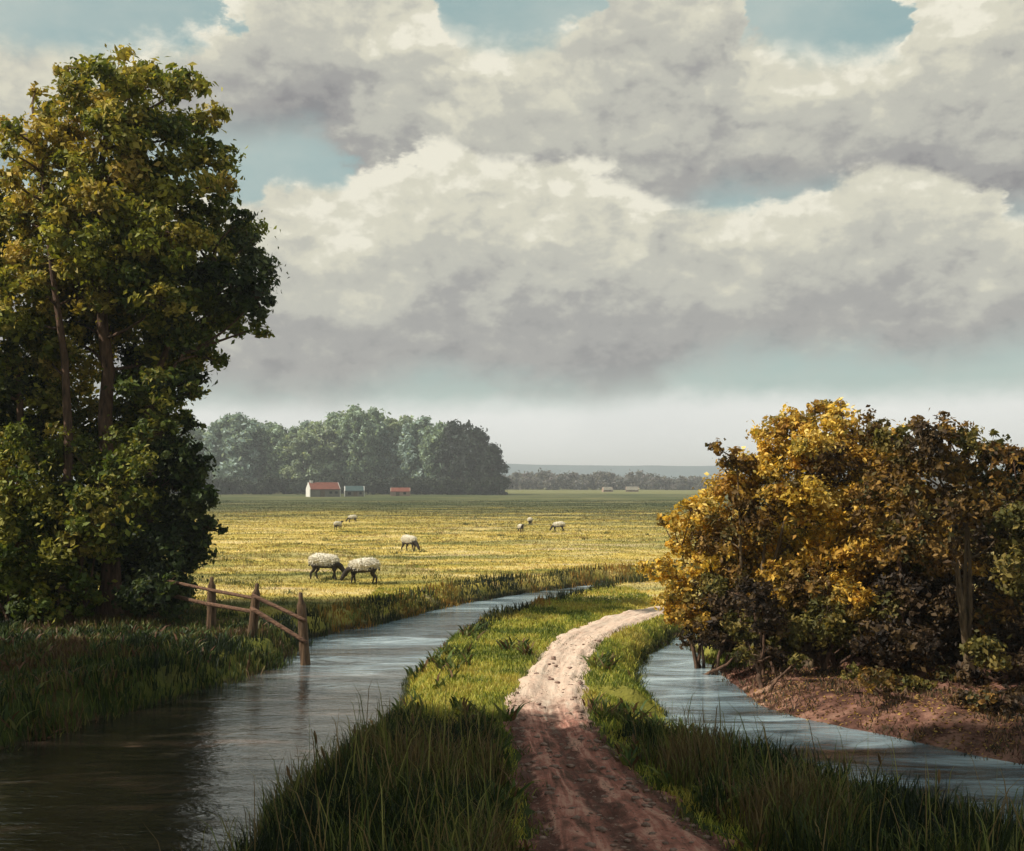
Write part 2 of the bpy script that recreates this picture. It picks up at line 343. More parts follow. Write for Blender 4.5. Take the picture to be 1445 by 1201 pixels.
red = mixc(n, (rut.ss(0.45, 0.9) * st.ss(0.35, 0.55)) * 0.85, red, (0.052, 0.026, 0.020)); red = mixc(n, fi.ss(0.58, 0.68) * 0.7, red, (0.42, 0.27, 0.21)); red = mixc(n, fi.ss(0.40, 0.33) * 0.7, red, (0.04, 0.024, 0.018))
pc = mixc(n, (Y + (cl - 0.5) * 3 + (st - 0.5) * 3).ss(13.8, 16.8), red, pale)
pbsdf(n, o, pc, 0.95, st * 0.35 + cl * 0.4 + fi * 0.25, 0.9, 0.11, 0.15)
def resamp(pts, m):
    pts = np.array([p[:2] for p in pts]); d = np.r_[0, np.cumsum(np.linalg.norm(np.diff(pts, axis=0), axis=1))]
    t = np.linspace(0, 1, m) * d[-1]; return np.stack([np.interp(t, d, pts[:, 0]), np.interp(t, d, pts[:, 1])], 1), d[-1]
def smooth_(a, k=9):
    for _ in range(3):
        b = np.pad(a, ((k // 2, k // 2), (0, 0)), mode='edge'); a = np.stack([np.convolve(b[:, i], np.ones(k) / k, 'valid') for i in (0, 1)], 1)
    return a
M = 620; K = 41
Lw, Llen = resamp([P(a, b, 0.05) for a, b in pathL], M); Rw, _ = resamp([P(a, b, 0.05) for a, b in pathR], M)
Lw = smooth_(Lw, 13); Rw = smooth_(Rw, 13)
u = np.linspace(-0.16, 1.16, K)
PX = Lw[:, None, 0] * (1 - u) + Rw[:, None, 0] * u; PY = Lw[:, None, 1] * (1 - u) + Rw[:, None, 1] * u
gz, _, _ = terrain(PX, PY)
edge = np.minimum(u, 1 - u)[None, :] + (fbm(PX * 2.2, PY * 2.2) - 0.5) * 0.35
along_ = np.repeat(np.linspace(0, Llen, M)[:, None], K, 1); across_ = np.repeat(u[None, :], M, 0)
prof = 0.035 * np.cos((u - 0.5) * 2 * math.pi * 1.5)[None, :]
PZ = gz + 0.035 + np.clip(edge, -0.3, 0.12) * 0.35 - prof * 0.5 + np.where(PY > 15.5, .055, .10) * (fbm(PX * 4, PY * 4, 5) - 0.5) + 0.05 * (fbm(across_ * 16, along_ * 1.6, 4) - 0.5)
I3 = np.arange(M * K).reshape(M, K)
along = np.repeat(np.linspace(0, Llen, M)[:, None], K, 1); across = np.repeat(u[None, :], M, 0)
path = mkmesh('path', np.stack([PX, PY, PZ], -1).reshape(-1, 3), np.stack([I3[:-1, :-1], I3[1:, :-1], I3[1:, 1:], I3[:-1, 1:]], -1).reshape(-1, 4), pm, smooth=True,
              attrs={'across': across.ravel(), 'along': along.ravel()})
tag(path, 'trodden pinkish earth footpath winding between two streams', 'path', kind='structure')

# ------------------------------------------------------------------ hills
def hills(name, dist, base, amp, sx, seed, c, thick):
    m = simple(name + '_hazed_scrub', c[0], c[1], 0.02, 1.0, 0, 0)
    x = np.linspace(-1.1 * dist, 1.1 * dist, 260); t = np.linspace(0, 1, 14)
    X, T = np.meshgrid(x, t)
    h = base + amp * (fbm(x / sx + seed, x * 0 + seed, 5) - 0.5)
    Zh = h[None, :] * np.sin(T * math.pi) ** 0.8 - 1.0; Yh = dist + (T - 0.5) * thick
    J = np.arange(14 * 260).reshape(14, 260)
    o = mkmesh(name, np.stack([X, Yh, Zh], -1).reshape(-1, 3), np.stack([J[:-1, :-1], J[:-1, 1:], J[1:, 1:], J[1:, :-1]], -1).reshape(-1, 4), m, smooth=True)
    return tag(o, 'low haze blue hills along the horizon', 'hills', kind='structure')
hills('hills', 1500, 27, 22, 420, 3.3, ((0.03, 0.07, 0.085), (0.055, 0.10, 0.115)), 500)  # part of the blue distance haze is put into the hill colours
hills('far_hills', 3000, 46, 20, 900, 8.1, ((0.03, 0.06, 0.06), (0.05, 0.08, 0.08)), 900)

# ------------------------------------------------------------------ foliage tools
lm, n, o = mat('leaves')
a = attr(n, 'col').outputs['Color']
d = n.nodes.new('ShaderNodeBsdfPrincipled'); n.links.new(a, d.inputs['Base Color']); d.inputs['Roughness'].default_value = 0.6; d.inputs['Specular IOR Level'].default_value = 0.25
t_ = n.nodes.new('ShaderNodeBsdfTranslucent'); n.links.new(mixc(n, 1.0, a, (1.15, 1.1, 0.55), 'MULTIPLY'), t_.inputs[0])
mx = n.nodes.new('ShaderNodeMixShader'); mx.inputs[0].default_value = 0.36
n.links.new(d.outputs[0], mx.inputs[1]); n.links.new(t_.outputs[0], mx.inputs[2]); n.links.new(mx.outputs[0], o.inputs[0])
gr, n, o = mat('grass_blades')
a = attr(n, 'col').outputs['Color']
d = n.nodes.new('ShaderNodeBsdfPrincipled'); n.links.new(a, d.inputs['Base Color']); d.inputs['Roughness'].default_value = 0.55; d.inputs['Specular IOR Level'].default_value = 0.25
t_ = n.nodes.new('ShaderNodeBsdfTranslucent'); n.links.new(a, t_.inputs[0])
mx = n.nodes.new('ShaderNodeMixShader'); mx.inputs[0].default_value = 0.25
n.links.new(d.outputs[0], mx.inputs[1]); n.links.new(t_.outputs[0], mx.inputs[2]); n.links.new(mx.outputs[0], o.inputs[0])
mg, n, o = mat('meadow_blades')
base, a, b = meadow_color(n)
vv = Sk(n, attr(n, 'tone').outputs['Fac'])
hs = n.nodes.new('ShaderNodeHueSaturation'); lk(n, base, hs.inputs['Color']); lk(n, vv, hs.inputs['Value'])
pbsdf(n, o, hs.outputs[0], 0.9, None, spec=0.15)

bark = simple('bark', (0.040, 0.025, 0.018), (0.21, 0.12, 0.075), 4, 0.9, 1.0, 0.09, (3.5, 3.5, 0.7))
bark_pale = simple('pale_bark', (0.06, 0.042, 0.026), (0.22, 0.155, 0.085), 6, 0.9, 0.8, 0.02, (3, 3, 0.7))

def unit(v): return v / (np.linalg.norm(v, axis=-1, keepdims=True) + 1e-9)
def leaves_from(Pts, size, out, colr, rg, aspect=0.55):
    n_ = len(Pts)
    nrm = unit(rg.randn(n_, 3) + out * 0.9 + np.array([0, 0, 0.35]))
    ax = unit(np.cross(nrm, rg.randn(n_, 3))); sd = np.cross(nrm, ax)
    L = size[:, None]; W = L * aspect * (0.8 + 0.4 * rg.rand(n_, 1))
    b0 = Pts - ax * L * 0.5; t0 = Pts + ax * L * 0.5
    l0 = Pts - sd * W * 0.5 + nrm * W * 0.18 - ax * L * 0.05; r0 = Pts + sd * W * 0.5 + nrm * W * 0.18 + ax * L * 0.04
    V = np.stack([b0, r0, t0, l0], 1).reshape(-1, 3); i = np.arange(n_)[:, None] * 4
    T = np.concatenate([i + [0, 1, 2], i + [0, 2, 3]], 1).reshape(-1, 3)
    return V, T, np.repeat(colr, 4, 0)
def crown(blobs, rg, dens=800, leaf=0.13, squash=0.85, sub=0.36, nsub=1.0):
    """blobs: (center(3), r, palette) -> arrays, and twig targets"""
    Vs, Ts, Cs, k, tw = [], [], [], 0, []
    for c, r, pal in blobs:
        pal = np.array(pal); ns = max(4, int(13 * nsub)); dirs = unit(rg.randn(ns, 3)); rad = r * (0.25 + 0.80 * rg.rand(ns, 1) ** 0.6)
        cs = c + dirs * rad * [1, 1, squash]
        N = int(dens * r * r * math.pi); wgt = rg.rand(ns) + 0.25; wgt /= wgt.sum(); which = rg.choice(ns, N, p=wgt)
        sig = r * sub * (0.5 + 0.7 * rg.rand(ns))
        off = unit(rg.randn(N, 3)) * (rg.rand(N, 1) ** 0.5) * 1.35
        stray = rg.rand(N) < 0.09; off[stray] *= 2.1
        p = cs[which] + off * sig[which][:, None] * [1, 1, 0.75]
        out = unit(p - c)
        bt = rg.rand(); subc = pal[rg.randint(len(pal), size=ns)] * (0.78 + 0.44 * rg.rand(ns, 1))
        lc = subc[which] * (0.5 + 1.0 * rg.rand(N, 1)); mixm = rg.rand(N) < 0.3; lc[mixm] = pal[rg.randint(len(pal), size=mixm.sum())] * (0.7 + 0.6 * rg.rand(mixm.sum(), 1))
        V, T, Cc = leaves_from(p, leaf * np.clip(np.exp(rg.randn(N) * 0.38), .35, 1.75), out, lc, rg)
        Vs.append(V); Ts.append(T + k); Cs.append(Cc); k += len(V); tw += [(c, q, r) for q in cs]
    return np.concatenate(Vs), np.concatenate(Ts), np.concatenate(Cs), tw
class Tubes:
    def __init__(s): s.V = []; s.F = []; s.n = 0
    def add(s, pts, rad, seg=6):
        pts = np.array(pts, float); rad = np.array(rad, float); m = len(pts)
        tan = unit(np.gradient(pts, axis=0)); ref = np.array([0.31, 0.9, 0.12])
        a = unit(np.cross(tan, ref)); b = np.cross(tan, a); th = np.arange(seg) * 2 * math.pi / seg
        ring = pts[:, None] + rad[:, None, None] * (a[:, None] * np.cos(th)[None, :, None] + b[:, None] * np.sin(th)[None, :, None])
        s.V.append(ring.reshape(-1, 3)); i = np.arange(m * seg).reshape(m, seg) + s.n; j = np.roll(i, -1, 1)
        s.F.append(np.stack([i[:-1], j[:-1], j[1:], i[1:]], -1).reshape(-1, 4)); s.n += m * seg
    def build(s, name, mt, parent): return mkmesh(name, np.concatenate(s.V), np.concatenate(s.F), mt, parent, smooth=True)
def bez(a, b, rg, n_=7, sag=0.12, up=0.0):
    t = np.linspace(0, 1, n_)[:, None]; a = np.array(a); b = np.array(b); L = np.linalg.norm(b - a)
    m = (a + b) / 2 + rg.randn(3) * L * sag + np.array([0, 0, up * L])
    return a * (1 - t) ** 2 + 2 * m * t * (1 - t) + b * t * t
def tree(name, label, cat, base, trunk, r0, blobs, rg, dens, leaf, bk=bark, group=None, sub=0.36, stems=None, twigs=True, nsub=1.0, limb=0.055):
    """trunk: list of world points from base up; blobs in world coordinates"""
    base = np.array(base, float); t = thing(name, label, cat, tuple(base), 0, group)
    V, T, Cc, tw = crown(blobs, rg, dens, leaf, sub=sub, nsub=nsub)
    mkmesh('crown', V - base, T, lm, t, col=Cc)
    tb = Tubes(); tr = np.array(trunk, float)
    allst = [(tr, r0)] + [(np.array(s_, float), q) for s_, q in (stems or [])]
    for pts, r in allst:
        d = np.r_[0, np.cumsum(np.linalg.norm(np.diff(pts, axis=0), axis=1))]; tt = np.linspace(0, d[-1], 14)
        pp = np.stack([np.interp(tt, d, pts[:, i]) for i in range(3)], 1); pp[1:-1] += rg.randn(12, 3) * r * 0.15
        rr = r * (1 - 0.8 * tt / d[-1]) * np.where(tt < 0.05 * d[-1], 1.5, 1.0); tb.add(pp - base, rr, 9)
    dense = np.concatenate([np.stack([np.interp(np.linspace(0, 1, 20), np.linspace(0, 1, len(p_)), p_[:, i]) for i in range(3)], 1) for p_, _ in allst])
    for c, r, pal in blobs:
        ok = dense[dense[:, 2] < c[2] - 0.15 * np.linalg.norm(dense[:, :2] - c[:2], axis=1)]
        if len(ok) == 0: ok = dense[:1]
        s_ = ok[np.argmin(np.linalg.norm(ok - c, axis=1) + 0.0)]
        L = np.linalg.norm(c - s_); q = bez(s_, c, rg, 7, 0.10); tb.add(q - base, np.linspace(min(limb, r0 * 0.5) * (0.6 + 0.2 * L / 2), limb * 0.25, 7), 5)
    if twigs:
        for c, q, r in tw:
            tb.add(bez(c, q, rg, 4, 0.12) - base, np.linspace(limb * 0.25, limb * 0.08, 4), 3)
    tb.build('trunk', bk, t)
    return t

# ------------------------------------------------------------------ left tree group
def B_(lst, d, pal, rg, dd=1.5, k=1.0):
    out = []
    for it in lst:
        px, py, r = it[:3]; dep = d + (it[3] if len(it) > 3 else (rg.rand() * 2 - 1) * dd)
        out.append((Q(px, py, dep), r / F * dep * k * 1.12, pal[it[4]] if len(it) > 4 else pal[rg.randint(len(pal))]))
    return out
olive = [(0.22, 0.235, 0.036), (0.31, 0.29, 0.048), (0.42, 0.34, 0.075), (0.12, 0.145, 0.024)]
gold = [(0.44, 0.34, 0.065), (0.58, 0.43, 0.12), (0.32, 0.28, 0.045), (0.20, 0.20, 0.033)]
green = [(0.10, 0.135, 0.025), (0.16, 0.185, 0.033), (0.24, 0.225, 0.042), (0.07, 0.10, 0.02)]
dark = [(0.035, 0.058, 0.018), (0.055, 0.082, 0.024), (0.090, 0.110, 0.032), (0.022, 0.034, 0.014)]
bluish = [(0.055, 0.080, 0.045), (0.080, 0.105, 0.055), (0.11, 0.135, 0.060), (0.035, 0.050, 0.028)]
g1 = np.random.RandomState(21)
D = 26.0
zb = lambda x, y: float(terrain(np.array([x]), np.array([y]))[0][0]) - 0.03
def base_at(px, d):
    x = (px - CX) / F * d; return (x, d, zb(x, d))
A = B_([(160, 108, 38), (205, 125, 40), (255, 125, 30), (110, 125, 26), (125, 165, 42), (200, 200, 55), (262, 190, 42), (302, 165, 20), (155, 250, 55), (235, 270, 55), (295, 235, 34), (318, 262, 16), (90, 100, 12)], D, [olive, green, gold], g1) \
  + B_([(200, 340, 55), (150, 330, 38), (185, 420, 50), (225, 480, 45), (130, 395, 35), (205, 400, 40), (160, 470, 34, 1.6)], D, [olive, green], g1) \
  + B_([(170, 180, 40, -1.5), (240, 330, 42, -1.6), (110, 250, 40, -1.2), (165, 380, 30, -1.4), (225, 430, 34, -1.5)], D, [olive], g1) + B_([(100, 390, 42, 1.3), (60, 400, 42, 1.3), (180, 300, 52, 1.5), (110, 300, 42, 1.5), (185, 530, 36, 1.6), (230, 370, 52, 1.5), (60, 480, 36, 1.5), (200, 250, 50, 1.3), (150, 390, 46, 1.5), (100, 450, 38, 1.4), (150, 450, 40, 1.6), (240, 500, 40, 1.6), (190, 590, 34, 1.6)], D, [green, dark, olive], g1)
b0 = base_at(155, D)
tree('large_tree', 'tallest tree on the left bank, olive green crown on a reddish brown trunk', 'tree', b0,
     [b0, Q(158, 800, D), Q(150, 700, D), Q(153, 560, D), Q(146, 440, D), Q(134, 320, D), Q(150, 200, D), Q(165, 120, D)], 0.24, A, g1, 900, 0.135)
Dk = B_([(335, 335, 34), (352, 375, 30), (362, 420, 26), (366, 462, 14), (325, 405, 42), (292, 365, 40), (290, 445, 46), (318, 455, 26), (262, 400, 42), (258, 480, 42), (292, 505, 22), (250, 540, 34), (276, 552, 14), (238, 590, 26), (272, 320, 34), (300, 290, 26), (215, 545, 36), (240, 440, 40), (352, 340, 22), (228, 610, 26), (340, 312, 14), (268, 600, 12)], D + 0.3, [dark, green, green, bluish], g1, 1.3)
b0 = base_at(215, D + 0.8)
tree('dark_tree', 'dark green tree whose crown bulges right over the meadow edge', 'tree', b0,
     [b0, Q(212, 700, D + 0.8), Q(205, 590, D + 0.6), Q(222, 520, D + 0.5), Q(262, 440, D + 0.4), Q(300, 380, D + 0.3)], 0.17, Dk, g1, 1000, 0.13,
     stems=[([Q(205, 590, D + 0.6), Q(232, 540, D), Q(258, 500, D)], 0.09)])
Bt = B_([(60, 160, 20), (70, 195, 32), (28, 188, 24), (15, 180, 12), (100, 215, 34), (45, 240, 30), (15, 250, 20), (75, 290, 46), (35, 310, 42), (110, 335, 44), (65, 375, 46), (105, 420, 42), (60, 450, 42), (25, 400, 32), (95, 490, 30), (70, 510, 24), (12, 215, 14), (50, 130, 9)], D - 0.6, [gold, olive, gold], g1)
b0 = base_at(94, D - 0.6)
tree('golden_tree', 'tree with golden olive leaves left of the tallest tree', 'tree', b0,
     [b0, Q(92, 740, D - .6), Q(96, 590, D - .6), Q(88, 480, D - .6), Q(72, 380, D - .6), Q(60, 250, D - .6), Q(55, 190, D - .6)], 0.15, Bt, g1, 850, 0.13)
Ct = B_([(-20, 300, 44), (5, 350, 40), (-35, 390, 50), (0, 440, 44), (-40, 480, 50), (8, 505, 34), (-20, 550, 44), (-60, 330, 45), (-80, 430, 50), (25, 470, 28)], D + 0.3, [olive, green, dark], g1)
b0 = base_at(24, D + 0.3)
tree('edge_tree', 'tree with bare lower trunk at the left edge of the view', 'tree', b0,
     [b0, Q(26, 740, D + .3), Q(30, 610, D + .3), Q(24, 540, D + .3), Q(5, 430, D + .3), Q(-20, 320, D + .3)], 0.14, Ct, g1, 900, 0.13)
def shrub(label, px, d, lst, pals, dens=1000, leaf=0.12, name='shrub', rg=g1, grp=None, bk=bark, dd=0.8, stems=3, sub=0.36, r=0.045, nsub=1.0):
    bs = B_(lst, d, pals, rg, dd); b0 = base_at(px, d); cen = np.mean([b[0] for b in bs], 0)
    st = []
    for i in range(stems):
        tgt = bs[rg.randint(len(bs))][0]; bb_ = np.array(b0) + [rg.randn() * 0.15, rg.randn() * 0.1, 0]
        st.append(([bb_, bb_ * 0.6 + tgt * 0.4 + rg.randn(3) * 0.1, tgt], r * 0.8))
    return tree(name, label, 'bush', b0, [b0, np.array(b0) * 0.5 + cen * 0.5 + rg.randn(3) * 0.08, cen], r, bs, rg, dens, leaf, bk, grp, stems=st, sub=sub, limb=0.03, nsub=nsub)
shrub('bushy young tree filling the space between the left trunks', 65, D + 1.2, [(20, 540, 40), (60, 560, 40), (105, 560, 38), (120, 520, 36), (75, 520, 34), (185, 570, 34), (40, 600, 40), (100, 600, 40), (180, 600, 36), (0, 590, 40), (220, 590, 34), (140, 620, 34), (195, 520, 34)], [green, dark, olive], dens=900, name='young_tree', stems=4)
shrub('olive green bush with lit leaves at the left edge of the left bank', 10, D - 1, [(-40, 640, 45), (5, 630, 38), (45, 640, 36), (15, 690, 50), (-30, 720, 50), (60, 700, 44), (20, 760, 48), (70, 760, 36), (-30, 800, 50), (30, 820, 44), (-50, 860, 40)], [olive, green])
shrub('broad olive bush crossing in front of the golden tree trunk', 110, D - 0.9, [(90, 630, 30), (120, 650, 36), (165, 640, 34), (190, 670, 36), (150, 700, 44), (100, 710, 40), (110, 770, 44), (190, 730, 40), (205, 640, 24), (85, 830, 40), (125, 850, 26), (60, 860, 30)], [olive, green, green])
shrub('dark green bush forming the right flank of the left tree group', 245, D - 0.5, [(255, 625, 22), (270, 660, 28), (245, 680, 34), (286, 700, 26), (260, 730, 34), (292, 745, 20), (278, 770, 22), (235, 760, 36), (262, 785, 24), (225, 810, 34), (245, 840, 26), (210, 700, 30), (205, 760, 34), (240, 640, 24), (200, 850, 30), (255, 845, 18), (232, 850, 24, -1.3), (215, 835, 28, -1.3), (240, 825, 18, -1.2)], [dark], dens=1300)
shrub('black green thicket behind the large tree base', 165, D + 1.6, [(150, 780, 50), (190, 790, 48), (120, 800, 50), (170, 840, 40), (215, 820, 40), (60, 800, 55), (10, 810, 55), (90, 850, 40), (30, 860, 40), (180, 730, 40), (140, 720, 44), (60, 730, 44), (0, 740, 50), (-40, 790, 50), (200, 640, 34), (130, 640, 38), (60, 640, 38), (0, 620, 40)], [dark], dens=1100, name='thicket')

# ------------------------------------------------------------------ unseen trees added left of the frame to throw the foreground shade
def shade_tree(label, x, y, H, rad, seed, n_=26):
    rg = np.random.RandomState(seed); bl = []
    for i in range(n_):
        t = (i + 0.5) / n_; h = H * (0.26 + 0.70 * t); rr = rad * math.sin(math.pi * (0.18 + 0.78 * t)) ** 0.7
        a = i * 2.399; q = rr * (0.3 + 0.6 * rg.rand())
        bl.append((np.array([x + q * math.cos(a), y + q * math.sin(a), h]), 1.35 + 0.4 * rg.rand(), [olive, green, dark][rg.randint(3)]))
    z = zb(x, y)
    return tree('added_shade_tree', label, 'tree', (x, y, z), [(x, y, z), (x + .2, y, H * .3), (x - .1, y + .1, H * .6), (x, y, H * .93)], 0.32, bl, rg, 260, 0.26, group=None, twigs=False)
shade_tree('tall unseen tree added for shade, on the left bank level with the bend', -12.0, 9.2, 20.5, 3.3, 3)
shade_tree('tall unseen tree added for shade, beside the dark near water', -12.6, 4.8, 21.5, 3.5, 4)
shade_tree('tall unseen tree added for shade, on the left bank nearest the viewer', -12.0, 0.2, 20.0, 3.4, 5)
shade_tree('shorter round unseen tree added for shade, between the left group and the tall ones', -16.5, 15.3, 12.5, 3.4, 6)

# ------------------------------------------------------------------ right hand autumn shrubs
g2 = np.random.RandomState(5)
yel = [(0.72, 0.50, 0.085), (0.85, 0.64, 0.20), (0.66, 0.43, 0.060), (0.48, 0.31, 0.05), (0.34, 0.28, 0.07)]
ora = [(0.48, 0.28, 0.042), (0.68, 0.43, 0.075), (0.36, 0.19, 0.032), (0.18, 0.12, 0.028), (0.24, 0.18, 0.04)]
brn = [(0.19, 0.100, 0.030), (0.27, 0.150, 0.040), (0.085, 0.050, 0.024), (0.27, 0.16, 0.045), (0.07, 0.065, 0.022)]
rust = [(0.26, 0.145, 0.036), (0.17, 0.100, 0.030), (0.36, 0.22, 0.050), (0.12, 0.095, 0.03), (0.10, 0.060, 0.026)]
ogr = [(0.105, 0.095, 0.024), (0.16, 0.14, 0.034), (0.065, 0.065, 0.018), (0.25, 0.19, 0.05)]
dbr = [(0.050, 0.032, 0.019), (0.080, 0.050, 0.027), (0.034, 0.024, 0.017), (0.125, 0.080, 0.036)]
def at(name, label, px, d, lst, pals, **kw): return shrub(label, px, d, lst, pals, name=name, rg=g2, nsub=1.5, dens=kw.pop('dens', 1900), leaf=kw.pop('leaf', 0.085), sub=0.34, **kw)
at('autumn_bush', 'bright yellow low bush leaning over the far end of the path', 985, 21.5,
   [(950, 735, 14), (975, 720, 20), (1002, 695, 20), (985, 745, 26), (960, 775, 22), (935, 795, 12), (925, 810, 16), (955, 810, 24), (945, 845, 22), (975, 850, 26), (1000, 790, 32), (1010, 730, 28), (935, 735, 10), (985, 880, 20), (908, 800, 8), (950, 870, 14)], [yel, yel, ora], dens=1700)
at('autumn_tree', 'golden tree with the highest crown of the right bank', 1060, 20.8,
   [(1040, 650, 20), (1055, 665, 28), (1085, 620, 26), (1100, 600, 18), (1120, 590, 18), (1165, 585, 20), (1185, 572, 9), (1080, 660, 34), (1120, 640, 34), (1035, 700, 34), (1075, 720, 38), (1115, 700, 38), (1020, 760, 34), (1060, 780, 38), (1100, 780, 36), (1030, 820, 30), (1070, 830, 30), (1012, 632, 12), (1140, 600, 20), (1150, 575, 10), (1050, 880, 24)], [yel, ora, yel, ora, rust], r=0.06, bk=bark_pale)
at('autumn_tree', 'orange brown tree with forked stem in the middle of the right bank', 1141, 20.0,
   [(1150, 620, 28), (1190, 600, 26), (1225, 605, 24), (1255, 610, 18), (1170, 660, 36), (1215, 655, 36), (1245, 650, 28), (1150, 710, 38), (1195, 715, 40), (1235, 710, 34), (1160, 770, 38), (1210, 775, 38), (1180, 590, 14), (1140, 830, 30), (1185, 830, 30), (1110, 850, 22), (1245, 770, 30)], [ora, rust, ora, yel, rust], r=0.06, bk=bark_pale)
at('autumn_tree', 'rust brown tree with pale forked trunk near the right edge', 1368, 18.0,
   [(1300, 620, 26), (1335, 612, 26), (1365, 620, 20), (1275, 650, 26), (1320, 660, 34), (1365, 665, 32), (1290, 710, 36), (1340, 720, 38), (1385, 710, 30), (1300, 770, 36), (1350, 780, 36), (1270, 770, 30), (1395, 640, 20), (1405, 760, 26)], [rust, brn, dbr, rust, ogr], r=0.06, bk=bark_pale, dens=2000)
at('autumn_tree', 'brown and ochre tree joining the middle and rust brown crowns', 1262, 19.0,
   [(1262, 620, 24), (1285, 640, 26), (1255, 670, 30), (1275, 700, 34), (1250, 730, 34), (1290, 750, 34), (1240, 790, 34), (1285, 800, 34), (1225, 700, 26), (1250, 840, 28), (1295, 600, 12)], [rust, brn, rust, ogr], dens=1900)
at('autumn_bush', 'ochre bush in front of the golden tree, low over the bank', 1075, 19.7,
   [(1030, 850, 26), (1060, 840, 28), (1090, 835, 26), (1045, 880, 22), (1080, 870, 24), (1010, 830, 22), (1100, 810, 22)], [ora, ogr, dbr], dens=1900)
at('dark_bush', 'dark purple brown thicket cut off by the right edge', 1470, 17.6,
   [(1400, 630, 22), (1425, 650, 26), (1410, 680, 30), (1440, 690, 34), (1475, 660, 36), (1510, 700, 44), (1430, 740, 34), (1470, 760, 44), (1420, 800, 38), (1460, 840, 44), (1520, 800, 50), (1410, 860, 36), (1445, 900, 38), (1500, 890, 46), (1400, 920, 30), (1470, 950, 36), (1430, 640, 14)], [dbr, brn, ogr], dens=1900, dd=0.6)
at('dark_bush', 'low olive and gold bush in front of the forked orange tree', 1160, 19.6,
   [(1105, 870, 22), (1135, 860, 26), (1165, 870, 26), (1200, 850, 28), (1225, 880, 24), (1190, 895, 20), (1250, 860, 26), (1120, 895, 16)], [ogr, ora, ogr], dens=1800)
at('dark_bush', 'dark bush overhanging the narrow stream beside the yellow bush', 1010, 20.8,
   [(985, 870, 24), (1015, 865, 26), (1045, 880, 24), (1000, 895, 20), (1030, 905, 18), (970, 900, 14), (1065, 890, 22), (1090, 890, 20)], [dbr, rust, ogr], dens=2200)
at('dark_bush', 'shadowy undergrowth behind the pale forked trunk', 1330, 19.2,
   [(1270, 830, 36), (1310, 840, 36), (1350, 850, 36), (1390, 850, 36), (1280, 890, 30), (1320, 900, 30), (1360, 900, 30), (1230, 900, 26), (1400, 910, 30), (1290, 930, 20), (1340, 930, 22)], [dbr], dens=1900)
at('dark_bush', 'dark brown thicket filling the gaps behind the golden tree', 1120, 22.6,
   [(1040, 790, 40), (1090, 800, 42), (1140, 790, 42), (1190, 810, 42), (1060, 850, 40), (1110, 860, 40), (1160, 860, 40), (1210, 860, 40), (1000, 840, 34), (1130, 720, 42), (1080, 730, 38), (1190, 740, 40), (1150, 660, 36), (1210, 670, 38), (1250, 650, 34), (1240, 740, 40), (1180, 630, 26)], [dbr, brn], dens=1500, leaf=0.10)
at('dark_bush', 'dark brown thicket filling the gaps behind the rust brown tree', 1330, 21.2,
   [(1250, 800, 42), (1300, 800, 42), (1350, 800, 44), (1400, 790, 44), (1260, 860, 40), (1310, 870, 40), (1370, 870, 40), (1430, 860, 44), (1250, 730, 40), (1310, 730, 40), (1370, 730, 42), (1430, 740, 44), (1480, 800, 50), (1540, 760, 50)], [dbr, brn], dens=1500, leaf=0.10)

at('dark_bush', 'low dark bramble on the bank under the orange brown tree', 1180, 19.8, [(1080, 915, 20), (1110, 910, 22), (1150, 915, 20), (1190, 920, 22), (1225, 925, 20), (1140, 895, 24), (1210, 900, 24)], [dbr, ogr], dens=2200)
at('dark_bush', 'low dark bramble on the bank near the right edge', 1400, 17.9, [(1380, 950, 24), (1420, 960, 26), (1450, 975, 28), (1490, 960, 34), (1340, 955, 18)], [dbr, brn], dens=2200)
at('dark_bush', 'low brown bramble creeping down the red bank in its middle', 1255, 17.0, [(1225, 958, 15), (1250, 962, 18), (1280, 966, 18), (1305, 970, 14), (1200, 950, 12)], [dbr, rust, ogr], dens=2300, leaf=0.07)
at('dark_bush', 'low brown bramble creeping down the red bank at the right edge', 1410, 16.2, [(1360, 985, 14), (1385, 988, 20), (1415, 992, 22), (1445, 998, 24), (1480, 1004, 26)], [dbr, brn], dens=2300, leaf=0.07)
at('dark_bush', 'small dark bramble at the left tip of the red bank', 1075, 18.9, [(1050, 922, 13), (1075, 924, 16), (1100, 928, 14), (1125, 932, 12)], [dbr, ogr], dens=2300, leaf=0.07)
at('dark_bush', 'dark bramble beside the foot of the pale forked trunk', 1290, 18.9, [(1250, 935, 20), (1285, 940, 22), (1320, 945, 20), (1265, 910, 24), (1300, 915, 24)], [dbr], dens=2200)

